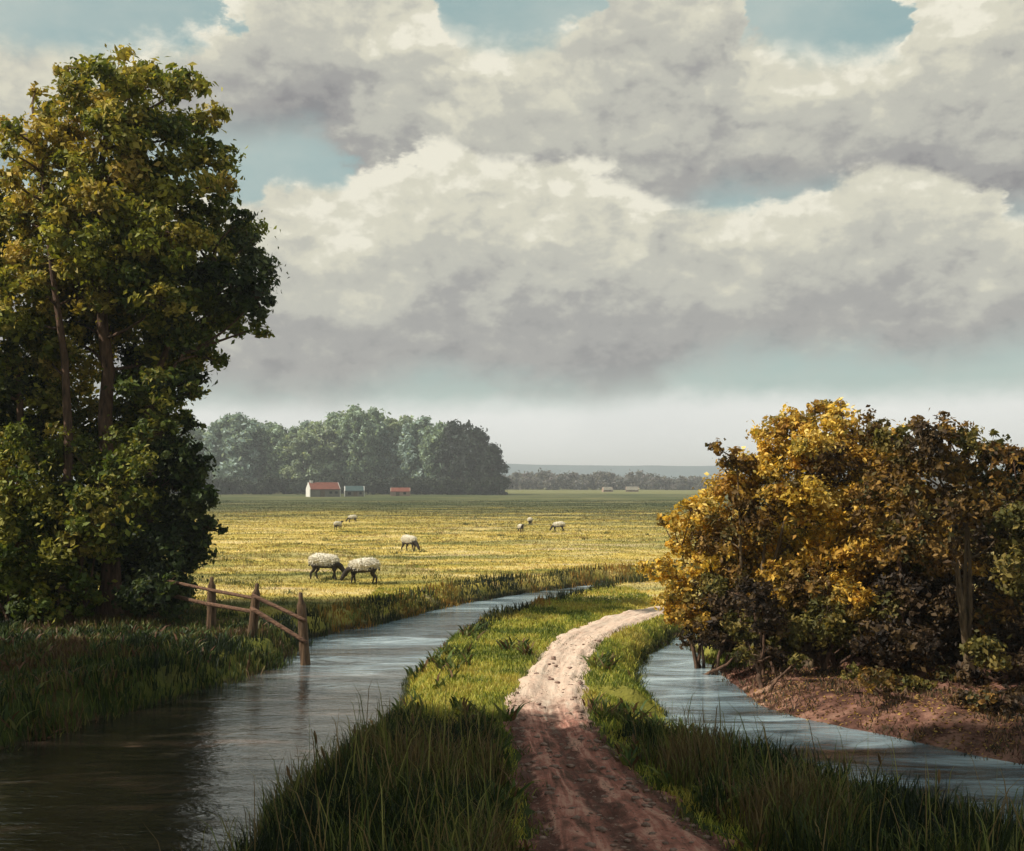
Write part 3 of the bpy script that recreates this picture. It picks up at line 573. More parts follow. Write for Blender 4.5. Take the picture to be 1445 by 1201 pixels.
# ------------------------------------------------------------------ far wood
g3 = np.random.RandomState(9)
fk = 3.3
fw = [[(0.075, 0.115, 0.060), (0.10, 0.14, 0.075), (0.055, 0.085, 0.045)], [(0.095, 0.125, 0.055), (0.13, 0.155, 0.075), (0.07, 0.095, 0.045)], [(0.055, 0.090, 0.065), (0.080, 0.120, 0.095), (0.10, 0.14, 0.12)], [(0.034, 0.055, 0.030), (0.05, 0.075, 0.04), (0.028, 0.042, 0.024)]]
fw = [[tuple((0.55 * v + 0.45 * (sum(c) / 3 + .009 * j)) * (fk if i < 3 else 1.0) for j, v in enumerate(c)) for c in p] for i, p in enumerate(fw)]  # far leaves paled and greyed towards blue, some haze put into their colour
protos = []
fl = ['soft grey green crown', 'pale yellow green crown', 'bluish green crown', 'dark green crown']
for i in range(4):
    bl = []
    for k in range(20):
        t = (k + .5) / 20; h = 3 + 15.5 * t; rr = 5.4 * math.sin(math.pi * (0.20 + 0.68 * t)) ** 0.6; a = k * 2.4 + i
        q = rr * (0.35 + 0.6 * g3.rand()); bl.append((np.array([q * math.cos(a), q * math.sin(a), h]), 1.9 + 0.7 * g3.rand(), fw[i]))
    t = tree('woodland_tree', 'x', 'tree', (0, 0, 0), [(0, 0, 0), (.2, 0, 6), (0, .2, 12), (0, 0, 17)], 0.38, bl, g3, 34, 0.95, twigs=False, sub=0.45, limb=0.2)
    protos.append(t)
spots = [(292, 305, .95, 0), (318, 300, 1.0, 2), (345, 296, 1.04, 2), (372, 302, 1.0, 0), (400, 297, 1.02, 0), (428, 292, 1.0, 1), (456, 300, 1.08, 1), (484, 304, 1.14, 0), (510, 298, 1.12, 0), (538, 302, 1.10, 2), (566, 306, 1.06, 1), (592, 296, 1.02, 2), (620, 290, 0.98, 0), (646, 284, 0.90, 3), (672, 280, 0.80, 3), (694, 276, 0.62, 3),
         (255, 300, 1.0, 0), (440, 325, 1.15, 2), (500, 328, 1.25, 1), (560, 325, 1.15, 0), (380, 325, 1.08, 1), (325, 322, 1.0, 0), (618, 320, 1.06, 3)]
spots.sort(key=lambda s: s[0]); used = set()
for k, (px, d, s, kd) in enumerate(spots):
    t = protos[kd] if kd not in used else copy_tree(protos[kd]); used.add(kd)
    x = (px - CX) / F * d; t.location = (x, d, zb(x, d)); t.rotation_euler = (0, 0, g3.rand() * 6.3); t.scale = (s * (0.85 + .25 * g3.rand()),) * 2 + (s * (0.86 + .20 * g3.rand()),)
    fr_row = sorted([q[0] for q in spots if q[1] < 310 and q[0] > 280], reverse=True); bk_row = sorted([q[0] for q in spots if q[1] >= 310], reverse=True)
    ordn = ['', 'second', 'third', 'fourth', 'fifth', 'sixth', 'seventh', 'eighth', 'ninth', 'tenth', 'eleventh', 'twelfth', 'thirteenth', 'fourteenth', 'fifteenth', 'sixteenth']
    if px == 694: lb = 'rightmost and lowest tree of the far wood, dark green'
    elif px == 292: lb = 'far wood tree showing just beside the left tree group'
    elif px == 255: lb = 'far wood tree seen through gaps in the left tree group'
    elif px in bk_row: i_ = bk_row.index(px); lb = fl[kd] + ', ' + (ordn[i_] + ' from right in the back row of the far wood' if i_ else 'rightmost in the back row of the far wood')
    else: lb = fl[kd] + ', ' + ordn[fr_row.index(px)] + ' from right in the front row of the far wood'
    t['label'] = lb; t['group'] = 'trees of the far wood'
# dark undergrowth along the foot of the wood: one hedge like mass
bl = []
for px in range(150, 712, 7):
    d = 272 + g3.rand() * 10; bl.append((Q(px, 690, d) * [1, 1, 0] + [0, 0, 1.4 + g3.rand()], 1.7 + g3.rand(), [(0.020, 0.032, 0.018), (0.032, 0.045, 0.024)]))
V, T, Cc, tw = crown(bl, g3, 60, 0.7)
tag(mkmesh('undergrowth', V, T, lm, col=Cc), 'dark undergrowth along the foot of the far wood', 'undergrowth', kind='stuff')
# distant treeline on the horizon
bl = []
for px in np.arange(640, 1500, 1.5):
    d = 430 + g3.rand() * 60; hh = 4.0 + 6.5 * float(fbm(np.array([px / 42.]), np.array([3.3]), 3)[0]) * g3.rand() ** 0.4
    if px > 930: hh *= 0.75
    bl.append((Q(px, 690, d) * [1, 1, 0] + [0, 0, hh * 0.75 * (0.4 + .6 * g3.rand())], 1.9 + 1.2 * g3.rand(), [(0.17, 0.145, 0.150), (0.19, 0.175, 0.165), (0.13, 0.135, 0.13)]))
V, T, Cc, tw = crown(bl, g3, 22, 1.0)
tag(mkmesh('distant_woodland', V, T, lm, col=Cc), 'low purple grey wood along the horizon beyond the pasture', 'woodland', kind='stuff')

# ------------------------------------------------------------------ farm buildings
white = simple('limewash', (0.55, 0.53, 0.48), (0.78, 0.76, 0.70), 0.8, 0.9, 0.2, 0.02)
stone = simple('grey_brown_wall', (0.13, 0.12, 0.09), (0.23, 0.21, 0.16), 0.8, 0.9, 0.2, 0.02)
pink = simple('pinkish_wall', (0.30, 0.20, 0.15), (0.45, 0.32, 0.25), 0.8, 0.9, 0.2, 0.02)
redr = simple('red_tiles', (0.12, 0.036, 0.022), (0.20, 0.062, 0.036), 1.6, 0.85, 0.4, 0.03)
teal = simple('teal_roofing', (0.025, 0.050, 0.050), (0.045, 0.080, 0.078), 1.2, 0.6, 0.2, 0.02)
darkm = simple('dark_opening', (0.012, 0.012, 0.011), (0.03, 0.028, 0.024), 2, 0.7, 0, 0)
wood_ = simple('weathered_boards', (0.10, 0.075, 0.05), (0.2, 0.15, 0.1), 3, 0.9, .3, .02)
def box(a, b): 
    x0, y0, z0 = a; x1, y1, z1 = b
    return [(x0, y0, z0), (x1, y0, z0), (x1, y1, z0), (x0, y1, z0), (x0, y0, z1), (x1, y0, z1), (x1, y1, z1), (x0, y1, z1)], [(0, 3, 2, 1), (4, 5, 6, 7), (0, 1, 5, 4), (1, 2, 6, 5), (2, 3, 7, 6), (3, 0, 4, 7)]
def bx(name, a, b, m, par): v, f = box(a, b); return mkmesh(name, v, f, m, par)
def barn(name, label, px, d, L, W, H, RH, wallm, gablem, roofm, rz, openings, chim=True):
    x = (px - CX) / F * d; t = thing(name, label, 'building', (x, d, zb(x, d)), rz)
    bx('wall', (-L / 2, -W / 2, 0), (L / 2, W / 2, H), wallm, t)
    gx = 0.14
    for s in (-1, 1):                                   # gable ends stand slightly proud
        xa, xb = (-L / 2 - gx, -L / 2 - 0.003) if s < 0 else (L / 2 + 0.003, L / 2 + gx)
        v = [(xa, -W / 2 - .1, 0), (xa, W / 2 + .1, 0), (xa, W / 2 + .1, H), (xa, 0, H + RH + .12), (xa, -W / 2 - .1, H)]
        v += [(xb, *q[1:]) for q in v]; f = [(0, 1, 2, 3, 4), (9, 8, 7, 6, 5)] + [(i, (i + 1) % 5 + 0, (i + 1) % 5 + 5, i + 5) for i in range(5)]
        mkmesh('gable', v, f, gablem, t)
    ov = 0.35; th = 0.14
    for s in (-1, 1):
        v = []
        for zz in (0, th):
            v += [(-L / 2 + .002, 0, H + RH + zz), (L / 2 - .002, 0, H + RH + zz), (L / 2 - .002, s * (W / 2 + ov), H - RH * ov / (W / 2) + zz), (-L / 2 + .002, s * (W / 2 + ov), H - RH * ov / (W / 2) + zz)]
        mkmesh('roof', v, [(0, 1, 2, 3), (7, 6, 5, 4), (0, 4, 5, 1), (1, 5, 6, 2), (2, 6, 7, 3), (3, 7, 4, 0)], roofm, t)
    for kind, u_, wd, z0, z1 in openings:
        o_ = bx(kind, (u_ - wd / 2, -W / 2 - 0.07, z0), (u_ + wd / 2, -W / 2 - 0.012, z1), wood_ if kind == 'door' else darkm, t)
        if kind == 'window':
            bx('frame', (u_ - wd / 2 - .06, -W / 2 - .10, z1 + .002), (u_ + wd / 2 + .06, -W / 2 - .014, z1 + .09), wallm, o_)
            bx('sill', (u_ - wd / 2 - .08, -W / 2 - .16, z0 - .09), (u_ + wd / 2 + .08, -W / 2 - .014, z0 - .003), wallm, o_)
    if chim: bx('chimney', (-L / 2 + .3, -.3, H + RH * .8), (-L / 2 + .9, .3, H + RH + .55), gablem, t)
    return t
barn('barn', 'long low barn with white gable end and red roof', 456, 236, 6.3, 4.2, 1.75, 1.25, stone, white, redr, R(22), [('door', -0.6, 1.0, 0, 1.4), ('window', 1.2, .6, .7, 1.2), ('window', 2.4, .6, .7, 1.2)])
barn('shed', 'small pale shed with a dull teal roof', 500, 240, 4.0, 3.2, 1.35, 0.85, stone, white, teal, R(10), [('window', -1.1, .7, .4, 1.0), ('door', 0.2, .8, 0, 1.2), ('window', 1.3, .5, .5, 1.0)], False)
barn('shed', 'low pinkish shed with a faded red roof', 565, 250, 4.2, 3.0, 1.1, 0.7, pink, pink, redr, R(5), [('door', -0.6, .8, 0, 1.0), ('window', 1.0, .6, .4, .9)], False)
barn('cottage', 'tiny pale cottage before the horizon wood, left of the pair', 857, 352, 2.8, 2.4, .8, .7, pink, pink, stone, R(8), [('window', .6, .5, .4, .8)], False)
barn('cottage', 'tiny pale cottage before the horizon wood, right of the pair', 892, 352, 3.8, 2.6, .8, .8, pink, pink, stone, R(-6), [('window', .6, .5, .4, .8)], False)

# ------------------------------------------------------------------ sheep
skin = simple('dark_hide', (0.018, 0.014, 0.012), (0.05, 0.038, 0.03), 9, 0.8, .2, .01)
fleecem = simple('cream_fleece', (0.62, 0.56, 0.44), (0.86, 0.80, 0.67), 9, 0.95, .8, .02)
def sheep_proto(stride, head):
    t = thing('sheep', 'x', 'sheep', (0, 0, 0))
    J = [(-.36, 0, .62, .19), (-.08, 0, .60, .22), (.28, 0, .61, .20)]
    E = [(0, 1), (1, 2)]
    if head == 'down': J += [(.50, 0, .52, .12), (.63, 0, .36, .085), (.70, 0, .25, .085), (.77, 0, .12, .05)]
    else: J += [(.48, 0, .74, .12), (.57, 0, .88, .085), (.66, 0, .90, .085), (.78, 0, .83, .05)]
    E += [(2, 3), (3, 4), (4, 5), (5, 6)]
    for s in (-1, 1):
        st = stride * s; b_ = len(J)
        J += [(-.38, s * .12, .48, .10), (-.31 + st * .4, s * .13, .36, .065), (-.44 + st * .7, s * .125, .23, .040), (-.41 + st, s * .125, .07, .030), (-.405 + st, s * .125, .015, .034)]
        E += [(0, b_)] + [(b_ + i, b_ + i + 1) for i in range(4)]
        b_ = len(J); st = -st
        J += [(.32, s * .11, .46, .085), (.33 + st * .5, s * .115, .26, .042), (.33 + st, s * .115, .08, .029), (.34 + st, s * .115, .015, .033)]
        E += [(2, b_)] + [(b_ + i, b_ + i + 1) for i in range(3)]
    b_ = len(J); J += [(-.55, 0, .60, .04), (-.59, 0, .46, .03)]; E += [(0, b_), (b_, b_ + 1)]
    m = bpy.data.meshes.new('body'); m.from_pydata([j[:3] for j in J], E, []); o_ = bpy.data.objects.new('tmp', m); C.objects.link(o_)
    sk = o_.modifiers.new('s', 'SKIN'); sk.use_smooth_shade = True
    for i, j in enumerate(J): m.skin_vertices[0].data[i].radius = (j[3], j[3])
    m.skin_vertices[0].data[0].use_root = True
    o_.modifiers.new('ss', 'SUBSURF').levels = 2
    dg = bpy.context.evaluated_depsgraph_get(); me = bpy.data.meshes.new_from_object(o_.evaluated_get(dg)); bpy.data.objects.remove(o_)
    me.materials.clear(); me.materials.append(skin); bo = bpy.data.objects.new('body', me); C.objects.link(bo); bo.parent = t
    # fleece: lumpy coat over back and flanks with hanging locks
    rg = np.random.RandomState(3); nu, nv_ = 40, 28; U, Vv = np.meshgrid(np.linspace(0, 1, nu), np.linspace(0, 1, nv_, endpoint=False))
    xx = -0.56 + 1.02 * U; prof = np.sin(np.clip(U, 0.001, .999) * math.pi) ** 0.36
    th = Vv * 2 * math.pi; lump = 1 + 0.16 * (fbm(U * 14, np.abs(Vv - .5) * 22, 3) - 0.5)
    back = 0.025 * np.cos((U - .15) * 6.0); yy = 0.25 * prof * np.cos(th) * lump; zz = 0.69 + back + (0.235 * prof * np.sin(th)) * lump; zz = np.maximum(zz, 0.545 - .04 * U + 0.06 * fbm(U * 16, Vv * 16, 2))
    V = np.stack([xx, yy, zz], -1); J2 = np.arange(nu * nv_).reshape(nv_, nu); K2 = np.roll(J2, -1, 0)
    Vl = V.reshape(-1, 3); fa = np.stack([J2[:, :-1], J2[:, 1:], K2[:, 1:], K2[:, :-1]], -1).reshape(-1, 4)
    N = 2600; i = rg.randint(len(Vl), size=N); p0 = Vl[i]; out = unit((p0 - [0, 0, .64]) * [0.35, 1, 1]); p0 = p0 + rg.randn(N, 3) * .008
    tip = p0 + out * 0.045 * (0.5 + rg.rand(N, 1)) + [0, 0, -.045] + rg.randn(N, 3) * .01; side = unit(np.cross(out, rg.randn(N, 3))) * .016
    LV = np.stack([p0 - side, p0 + side, tip + side * .3, tip - side * .3], 1).reshape(-1, 3); LF = np.arange(4 * N).reshape(N, 4) + len(Vl)
    mkmesh('fleece', np.concatenate([Vl, LV]), np.concatenate([fa, LF]), fleecem, t, smooth=True)
    hx, hz = (J[5][0], J[5][2])
    for s in (-1, 1):
        v = [(hx - .02, s * .06, hz + .05), (hx + .02, s * .06, hz + .04), (hx - .01, s * .17, hz + .015), (hx - .05, s * .13, hz + .02), (hx - .01, s * .10, hz + .06)]
        mkmesh('ear', v, [(0, 1, 4), (1, 2, 4), (2, 3, 4), (3, 0, 4), (0, 3, 2, 1)], skin, t)
    return t
shA = sheep_proto(0.075, 'down'); shB = sheep_proto(-0.06, 'down'); shC = sheep_proto(0.02, 'up')
usedp = set()
def put_sheep(pr, px, py, rz, s, label):
    o_ = pr if pr.name not in usedp else copy_tree(pr); usedp.add(pr.name)
    x, y, _ = P(px, py, 0.0); o_.location = (x, y, zb(x, y) + .02); o_.rotation_euler = (0, 0, R(rz)); o_.scale = (s, s, s)
    tag(o_, label, 'sheep', 'sheep grazing on the meadow')
put_sheep(shA, 459, 818, -8, 0.94, 'left sheep of the two grazing head to head, facing right')
put_sheep(shB, 512, 823, 187, 0.90, 'right sheep of the two grazing head to head, facing left')
put_sheep(shA, 578, 777, -40, 0.84, 'lone cream sheep grazing in mid meadow behind the pair')
put_sheep(shC, 477, 748, 60, 0.66, 'small pale sheep standing near the barn side, left of another')
put_sheep(shB, 497, 737, 200, 0.66, 'farthest pale sheep on the left, behind the small standing one')
put_sheep(shC, 735, 751, -70, 0.6, 'pale sheep left of the right hand far group')
put_sheep(shA, 748, 741, 90, 0.66, 'greyish sheep farthest back in the right hand far group')
put_sheep(shB, 788, 751, 175, 0.72, 'white sheep at the right end of the far group')

# ------------------------------------------------------------------ fence
fw_ = simple('fence_wood', (0.045, 0.026, 0.016), (0.19, 0.115, 0.065), 5, 0.9, 1.0, 0.05, (4, 4, 0.5))
fr_ = simple('rail_wood', (0.055, 0.030, 0.020), (0.24, 0.13, 0.08), 9, 0.9, 1.0, 0.04, (0.6, 3, 3))
fe = thing('post_and_rail_fence', 'rough brown post and rail fence running down into the stream', 'fence', (0, 0, 0))
g4 = np.random.RandomState(2)
def worn(p0, p1, r0, r1, seg=12, rings=16, sq=0.5, tipw=0.5):
    p0 = np.array(p0, float); p1 = np.array(p1, float); t = np.linspace(0, 1, rings); ax = unit(p1 - p0)
    a = unit(np.cross(ax, [0.2, 1, 0.1])); b = np.cross(ax, a); th = np.arange(seg) * 2 * math.pi / seg; V = []
    for k in t:
        r = (r0 * (1 - k) + r1 * k) * (1.0 if k < .93 else tipw); c = p0 + (p1 - p0) * k
        sqf = 1 / np.maximum(np.abs(np.cos(th)), np.abs(np.sin(th))) ** sq
        rr = r * sqf * (1 + 0.13 * (fbm(th * 1.3 + p0[0] * 9, th * 0 + k * 5, 3) - .5) * 2)
        V.append(c + a * (np.cos(th) * rr)[:, None] + b * (np.sin(th) * rr)[:, None])
    V = np.concatenate(V); n_ = len(V); V = np.concatenate([V, [p0], [p1 + ax * r1 * .25]])
    Fc = []
    for i in range(rings - 1):
        for j in range(seg): j2 = (j + 1) % seg; Fc.append((i * seg + j, i * seg + j2, (i + 1) * seg + j2, (i + 1) * seg + j))
    for j in range(seg): j2 = (j + 1) % seg; Fc.append((j2, j, n_)); Fc.append(((rings - 1) * seg + j, (rings - 1) * seg + j2, n_ + 1))
    return V, Fc
def fenceobj(name, *a, m=fw_, **k): V, Fc = worn(*a, **k); return mkmesh(name, V, Fc, m, fe, smooth=True)
d0, d1, d2, d3 = 25.0, 23.8, 22.5, 21.9
posts = [(214, 868, 808, d0, 214), (298, 886, 815, d1, 299), (355, 908, 824, d2, 363), (431, 940, 837, d3, 424)]
for px, py, pt, d, ptx in posts:
    lo = Q(px, py, d); hi = Q(ptx, pt, d); fenceobj('post', lo + (lo - hi) * 0.25, hi, 0.098, 0.080)
def rail(a, b, da, db, r=.042): fenceobj('rail', Q(*a, da), Q(*b, db), r, r * .9, m=fr_, seg=8, rings=12, tipw=.85)
f_ = 0.13
rail((210, 814), (303, 834), d0 - f_, d1 - f_, .036); rail((210, 832), (306, 856), d0 - f_, d1 - f_)
rail((294, 832), (368, 846), d1 - f_ * 1.7, d2 - f_, .036); rail((292, 852), (368, 865), d1 - f_ * 1.8, d2 - f_)
rail((356, 840), (432, 876), d2 - f_ * 1.8, d3 - f_, .038); rail((354, 858), (432, 906), d2 - f_ * 1.8, d3 - f_)

# ------------------------------------------------------------------ grasses
def blades(name, xy, h, w, lean, col, rg, mt, tone=None, sub=0.0, curl=0.5):
    n_ = len(xy); z = terrain(xy[:, 0], xy[:, 1])[0] - 0.02 if sub == 0 else np.maximum(terrain(xy[:, 0], xy[:, 1])[0], WZ - .3) - 0.02
    b = np.stack([xy[:, 0], xy[:, 1], z], 1); yaw = rg.rand(n_) * 6.283
    s = np.stack([np.cos(yaw), np.sin(yaw) * 0.6, 0 * yaw], 1) * (w / 2)[:, None]
    la = rg.rand(n_) * 6.283; ld = np.stack([np.cos(la), np.sin(la), 0 * la], 1) * (lean * h * (0.3 + rg.rand(n_)))[:, None]
    up = np.stack([0 * h, 0 * h, h], 1)
    m1 = b + up * 0.45 + ld * 0.22; m2 = b + up * 0.8 + ld * 0.6; tp = b + up * (1 - 0.12 * rg.rand(n_))[:, None] + ld * 1.15
    V = np.stack([b - s, b + s, m1 + s * .9, m1 - s * .9, m2 + s * .6, m2 - s * .6, tp], 1).reshape(-1, 3); i = np.arange(n_)[:, None] * 7
    T = np.concatenate([i + [0, 1, 2], i + [0, 2, 3], i + [3, 2, 4], i + [3, 4, 5], i + [5, 4, 6]], 1).reshape(-1, 3)
    return mkmesh(name, V, T, mt, col=None if col is None else np.repeat(col, 7, 0), attrs=None if tone is None else {'tone': np.repeat(tone, 7)})
def scatter(n_, x0, x1, y0, y1, cond, rg):
    x = x0 + (x1 - x0) * rg.rand(n_); y = y0 + (y1 - y0) * rg.rand(n_); _, s, sp_ = terrain(x, y); k = cond(x, y, s, sp_)
    return np.stack([x[k], y[k]], 1), s[k], sp_[k]
def palcol(pal, n_, rg, xy=None, clump=1.2):
    pal = np.array(pal)
    if xy is None: idx = rg.randint(len(pal), size=n_)
    else: idx = np.clip(((fbm(xy[:, 0] * clump, xy[:, 1] * clump, 3) - .5) * 2.2 + .5 + rg.randn(n_) * .22) * len(pal), 0, len(pal) - 1).astype(int)
    return pal[idx] * (0.7 + 0.6 * rg.rand(n_, 1))
g5 = np.random.RandomState(77)
inview = lambda x, y, m=1.5: (np.abs(x) < y * 0.467 + m)
# strip between the streams
xy, s, sp_ = scatter(520000, -9, 9, 8.5, 40, lambda x, y, s, q: (s > -0.02) & (q > 0.02 + 0.12 * np.random.RandomState(1).rand(len(x))) & (sdf(riverA, x, y) > 0) & (y < 33) & inview(x, y, .8) & ~((x < -4) & (y > 14)) & (x < 3.2 + 0.1 * y) & (sdf(bankR, x, y) > .2) & ((x + 0.11 * y) < 7.2), g5)
keep = g5.rand(len(xy)) < np.clip(14 / xy[:, 1], .25, 1); xy, s, sp_ = xy[keep], s[keep], sp_[keep]
pl = [(0.10, 0.135, 0.018), (0.21, 0.24, 0.030), (0.36, 0.36, 0.046), (0.50, 0.46, 0.080), (0.42, 0.33, 0.06)]
h = 0.05 + 0.07 * g5.rand(len(xy)) + 0.07 * sstep(.5, 0.05, s) * g5.rand(len(xy)) * np.clip(20 / xy[:, 1], 0, 1)
cc = palcol(pl, len(xy), g5, xy); k = s < 0.22; cc[k] = palcol([(0.03, 0.045, 0.012), (0.06, 0.075, 0.016), (0.12, 0.12, 0.022)], k.sum(), g5)
tag(blades('verge_grass', xy, h, np.full(len(xy), .012) * np.clip(xy[:, 1] / 14, 1, 2.4), .5, cc, g5, gr), 'yellow green grass on the verges of the footpath', 'grass', kind='stuff')
# tall dark reeds in the foreground
def edgeF(x): return 15.0 + 0.9 * np.sin(x * 1.7) + 0.5 * np.sin(x * 4.1 + 1)
xy, s, sp_ = scatter(260000, -5, 8.5, 6.5, 16.2, lambda x, y, s, q: (s > -0.28) & (q > 0.12 + 0.25 * np.abs(np.sin(y * 3))) & (y < edgeF(x)) & (sdf(bankR, x, y) > .3) & (x < 0.52 * y + 1.5), g5)
k = g5.rand(len(xy)) < np.where(xy[:, 0] > 1.2, .55, .75) * (0.25 + 0.75 * sstep(.38, .55, fbm(xy[:, 0] * 2.3, xy[:, 1] * 2.3, 3))); xy, s, sp_ = xy[k], s[k], sp_[k]
rp = [tuple(v * .85 for v in q) for q in [(0.016, 0.026, 0.009), (0.028, 0.044, 0.012), (0.050, 0.070, 0.016), (0.085, 0.105, 0.022), (0.19, 0.19, 0.045), (0.16, 0.11, 0.045)]]
h = (0.15 + 0.38 * g5.rand(len(xy)) ** 1.5 + .30 * fbm(xy[:, 0] * 1.1, xy[:, 1] * 1.1, 2)) * sstep(0.0, 0.6, sp_ + .08) * np.clip((16.2 - xy[:, 1]) / 4.5, .30, 1) * np.where(xy[:, 0] > 1.5, .30 + .60 * sstep(.1, 1.8, sdf(riverB, xy[:, 0], xy[:, 1])), 1.0)
tag(blades('reed_bed', xy, h, .009 + .010 * g5.rand(len(xy)), .38, palcol(rp, len(xy), g5, xy, 1.1), g5, gr, sub=1), 'tall dark green reeds and rank grass filling the foreground', 'reeds', kind='stuff')
kt = g5.rand(len(xy)) < .035; ht = h[kt] * 1.7 + .06; xt = xy[kt]
tag(blades('reed_stems', xt, ht, .008 + .008 * g5.rand(len(xt)), .30, palcol([(0.24, 0.22, 0.06), (0.12, 0.14, 0.03), (0.22, 0.15, 0.06)], len(xt), g5), g5, gr, sub=1), 'pale stems standing above the foreground reeds', 'reeds', kind='stuff')
# grass creeping over the path edges
xy, s, sp_ = scatter(90000, -1, 8, 8.5, 24, lambda x, y, s, q: (q < 0.06) & (q > -0.30) & (fbm(x * 3, y * 3, 3) > .46 - 0.9 * q * 0 + np.abs(np.minimum(q, 0)) * .6), g5)
tag(blades('edge_grass', xy, .03 + .12 * g5.rand(len(xy)) ** 1.5, .010 + .006 * g5.rand(len(xy)), .9, palcol([(0.05, 0.065, 0.015), (0.10, 0.12, 0.022), (0.20, 0.20, 0.04), (0.12, 0.08, 0.03)], len(xy), g5, xy), g5, gr), 'grass tufts creeping over the edges of the path', 'grass', kind='stuff')
# broad leaved weeds among the reeds and on the verges
def weeds(name, label, cen, rg, pal, sz):
    X = []; 
    for cx_, cy_ in cen: m_ = rg.randint(9, 20); X.append(np.stack([cx_ + rg.randn(m_) * .05, cy_ + rg.randn(m_) * .05], 1))
    X = np.concatenate(X); hh = sz * (.5 + rg.rand(len(X)))
    tag(blades(name, X, hh, hh * .20, .95, palcol(pal, len(X), rg), rg, gr, sub=1), label, 'weeds', kind='stuff')
c1_, s1_, q1_ = scatter(1500, -4.5, 7, 8.8, 24, lambda x, y, s, q: (s > 0) & (q > .05) & (sdf(bankR, x, y) > .3) & (x < .16 * y + 2.5) & ((y < 16) | (fbm(x, y, 2) > .6)) & (x > -4.2), g5)
weeds('broad_weeds', 'broad leaved weeds scattered through the near grass', c1_[:190], g5, [(0.045, 0.075, 0.016), (0.085, 0.12, 0.024), (0.14, 0.15, 0.03), (0.13, 0.07, 0.03)], .20)
c2_, s2_, q2_ = scatter(2500, -12, -4, 13, 24, lambda x, y, s, q: (s > 0) & (y + 0.75 * (x + 4.4) < 23.2), g5)
weeds('bank_weeds', 'broad leaved weeds on the shaded left bank', c2_[:150], g5, [(0.035, 0.06, 0.016), (0.06, 0.09, 0.02), (0.14, 0.07, 0.04), (0.12, 0.12, 0.03)], .20)
# left bank
xy, s, sp_ = scatter(190000, -15, -3.4, 10, 30, lambda x, y, s, q: (s > -0.12) & (y + 0.75 * (x + 4.4) < 24.6) & inview(x, y, 2.5), g5)
k = g5.rand(len(xy)) < (0.2 + 0.8 * sstep(.35, .6, fbm(xy[:, 0] * 1.7, xy[:, 1] * 1.7, 3))); xy, s = xy[k], s[k]
h = (.05 + .20 * g5.rand(len(xy)) ** 1.6 + .30 * sstep(1.6, 0.1, s) * g5.rand(len(xy)) ** 1.5) * (.4 + 1.1 * fbm(xy[:, 0] * .9, xy[:, 1] * .9, 3))
tag(blades('bank_grass', xy, h, .016 + .012 * g5.rand(len(xy)), .35, palcol([(0.014, 0.024, 0.009), (0.026, 0.042, 0.012), (0.045, 0.068, 0.015), (0.080, 0.105, 0.020), (0.16, 0.14, 0.035), (0.12, 0.07, 0.035)], len(xy), g5, xy, .7), g5, gr), 'dark green waterside grass on the left bank', 'grass', kind='stuff')
# rank tufts along the meadow bank of the stream
xy, s, sp_ = scatter(420000, -7, 30, 22, 50, lambda x, y, s, q: (s > -0.05) & (s < 0.9) & (sdf(riverA, x, y) < 1.6) & inview(x, y, 1) & (y > 25 - 0.6 * (x + 4)), g5)
k = (s < .40 + .55 * g5.rand(len(xy))) ; xy, s = xy[k], s[k]
cc = palcol([(0.018, 0.026, 0.010), (0.035, 0.048, 0.014), (0.075, 0.080, 0.020), (0.16, 0.135, 0.03), (0.32, 0.17, 0.03)], len(xy), g5, xy, .7)
tag(blades('stream_edge_grass', xy, .07 + .26 * g5.rand(len(xy)) ** 1.5 * (.4 + fbm(xy[:, 0], xy[:, 1], 2)), .02 + .015 * g5.rand(len(xy)), .3, cc, g5, gr), 'rank dark tufts along the meadow edge of the stream', 'grass', kind='stuff')
# open meadow
N = 400000; y = 24 * (190 / 24.) ** (g5.rand(N) ** 0.95); x = (g5.rand(N) * 2 - 1) * (y * .48 + 1)
_, s, q = terrain(x, y); k = (s > 0.5) & (q > .3) & (sdf(riverA, x, y) > 0) & (y + 0.75 * (x + 4.4) > 22.5) & ~((x > 2.6) & (y < 30)) & (y > 23.5 + np.maximum(0, x + 3) * 1.1)
xy = np.stack([x[k], y[k]], 1); sc_ = np.clip(xy[:, 1] / 30, 1, 3.5)
tone = np.clip(0.97 + .24 * g5.randn(len(xy)), .35, 1.7)
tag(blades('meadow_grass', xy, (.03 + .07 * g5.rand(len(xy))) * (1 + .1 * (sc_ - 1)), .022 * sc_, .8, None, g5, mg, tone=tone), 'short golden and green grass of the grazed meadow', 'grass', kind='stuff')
# coarse tufts the sheep leave standing
N = 2600; y = 27 * (120 / 27.) ** g5.rand(N); x = (g5.rand(N) * 2 - 1) * (y * .48 + 1); _, s, q = terrain(x, y)
k = (s > 1.0) & (sdf(riverA, x, y) > 0) & (y > 26 + np.maximum(0, x + 3) * 1.1) & (fbm(x * .12, y * .12, 3) > .48); x, y = x[k], y[k]
X = np.concatenate([np.stack([x + g5.randn(len(x)) * .10 * (y / 30) ** .5, y + g5.randn(len(x)) * .08], 1) for _ in range(16)])
tag(blades('meadow_tufts', X, .07 + .12 * g5.rand(len(X)), .018 * np.clip(X[:, 1] / 30, 1, 3), .9, palcol([(0.07, 0.085, 0.02), (0.13, 0.14, 0.03), (0.28, 0.22, 0.06), (0.38, 0.27, 0.10)], len(X), g5, X, .3), g5, gr), 'coarse tufts dotted over the grazed meadow', 'grass', kind='stuff')
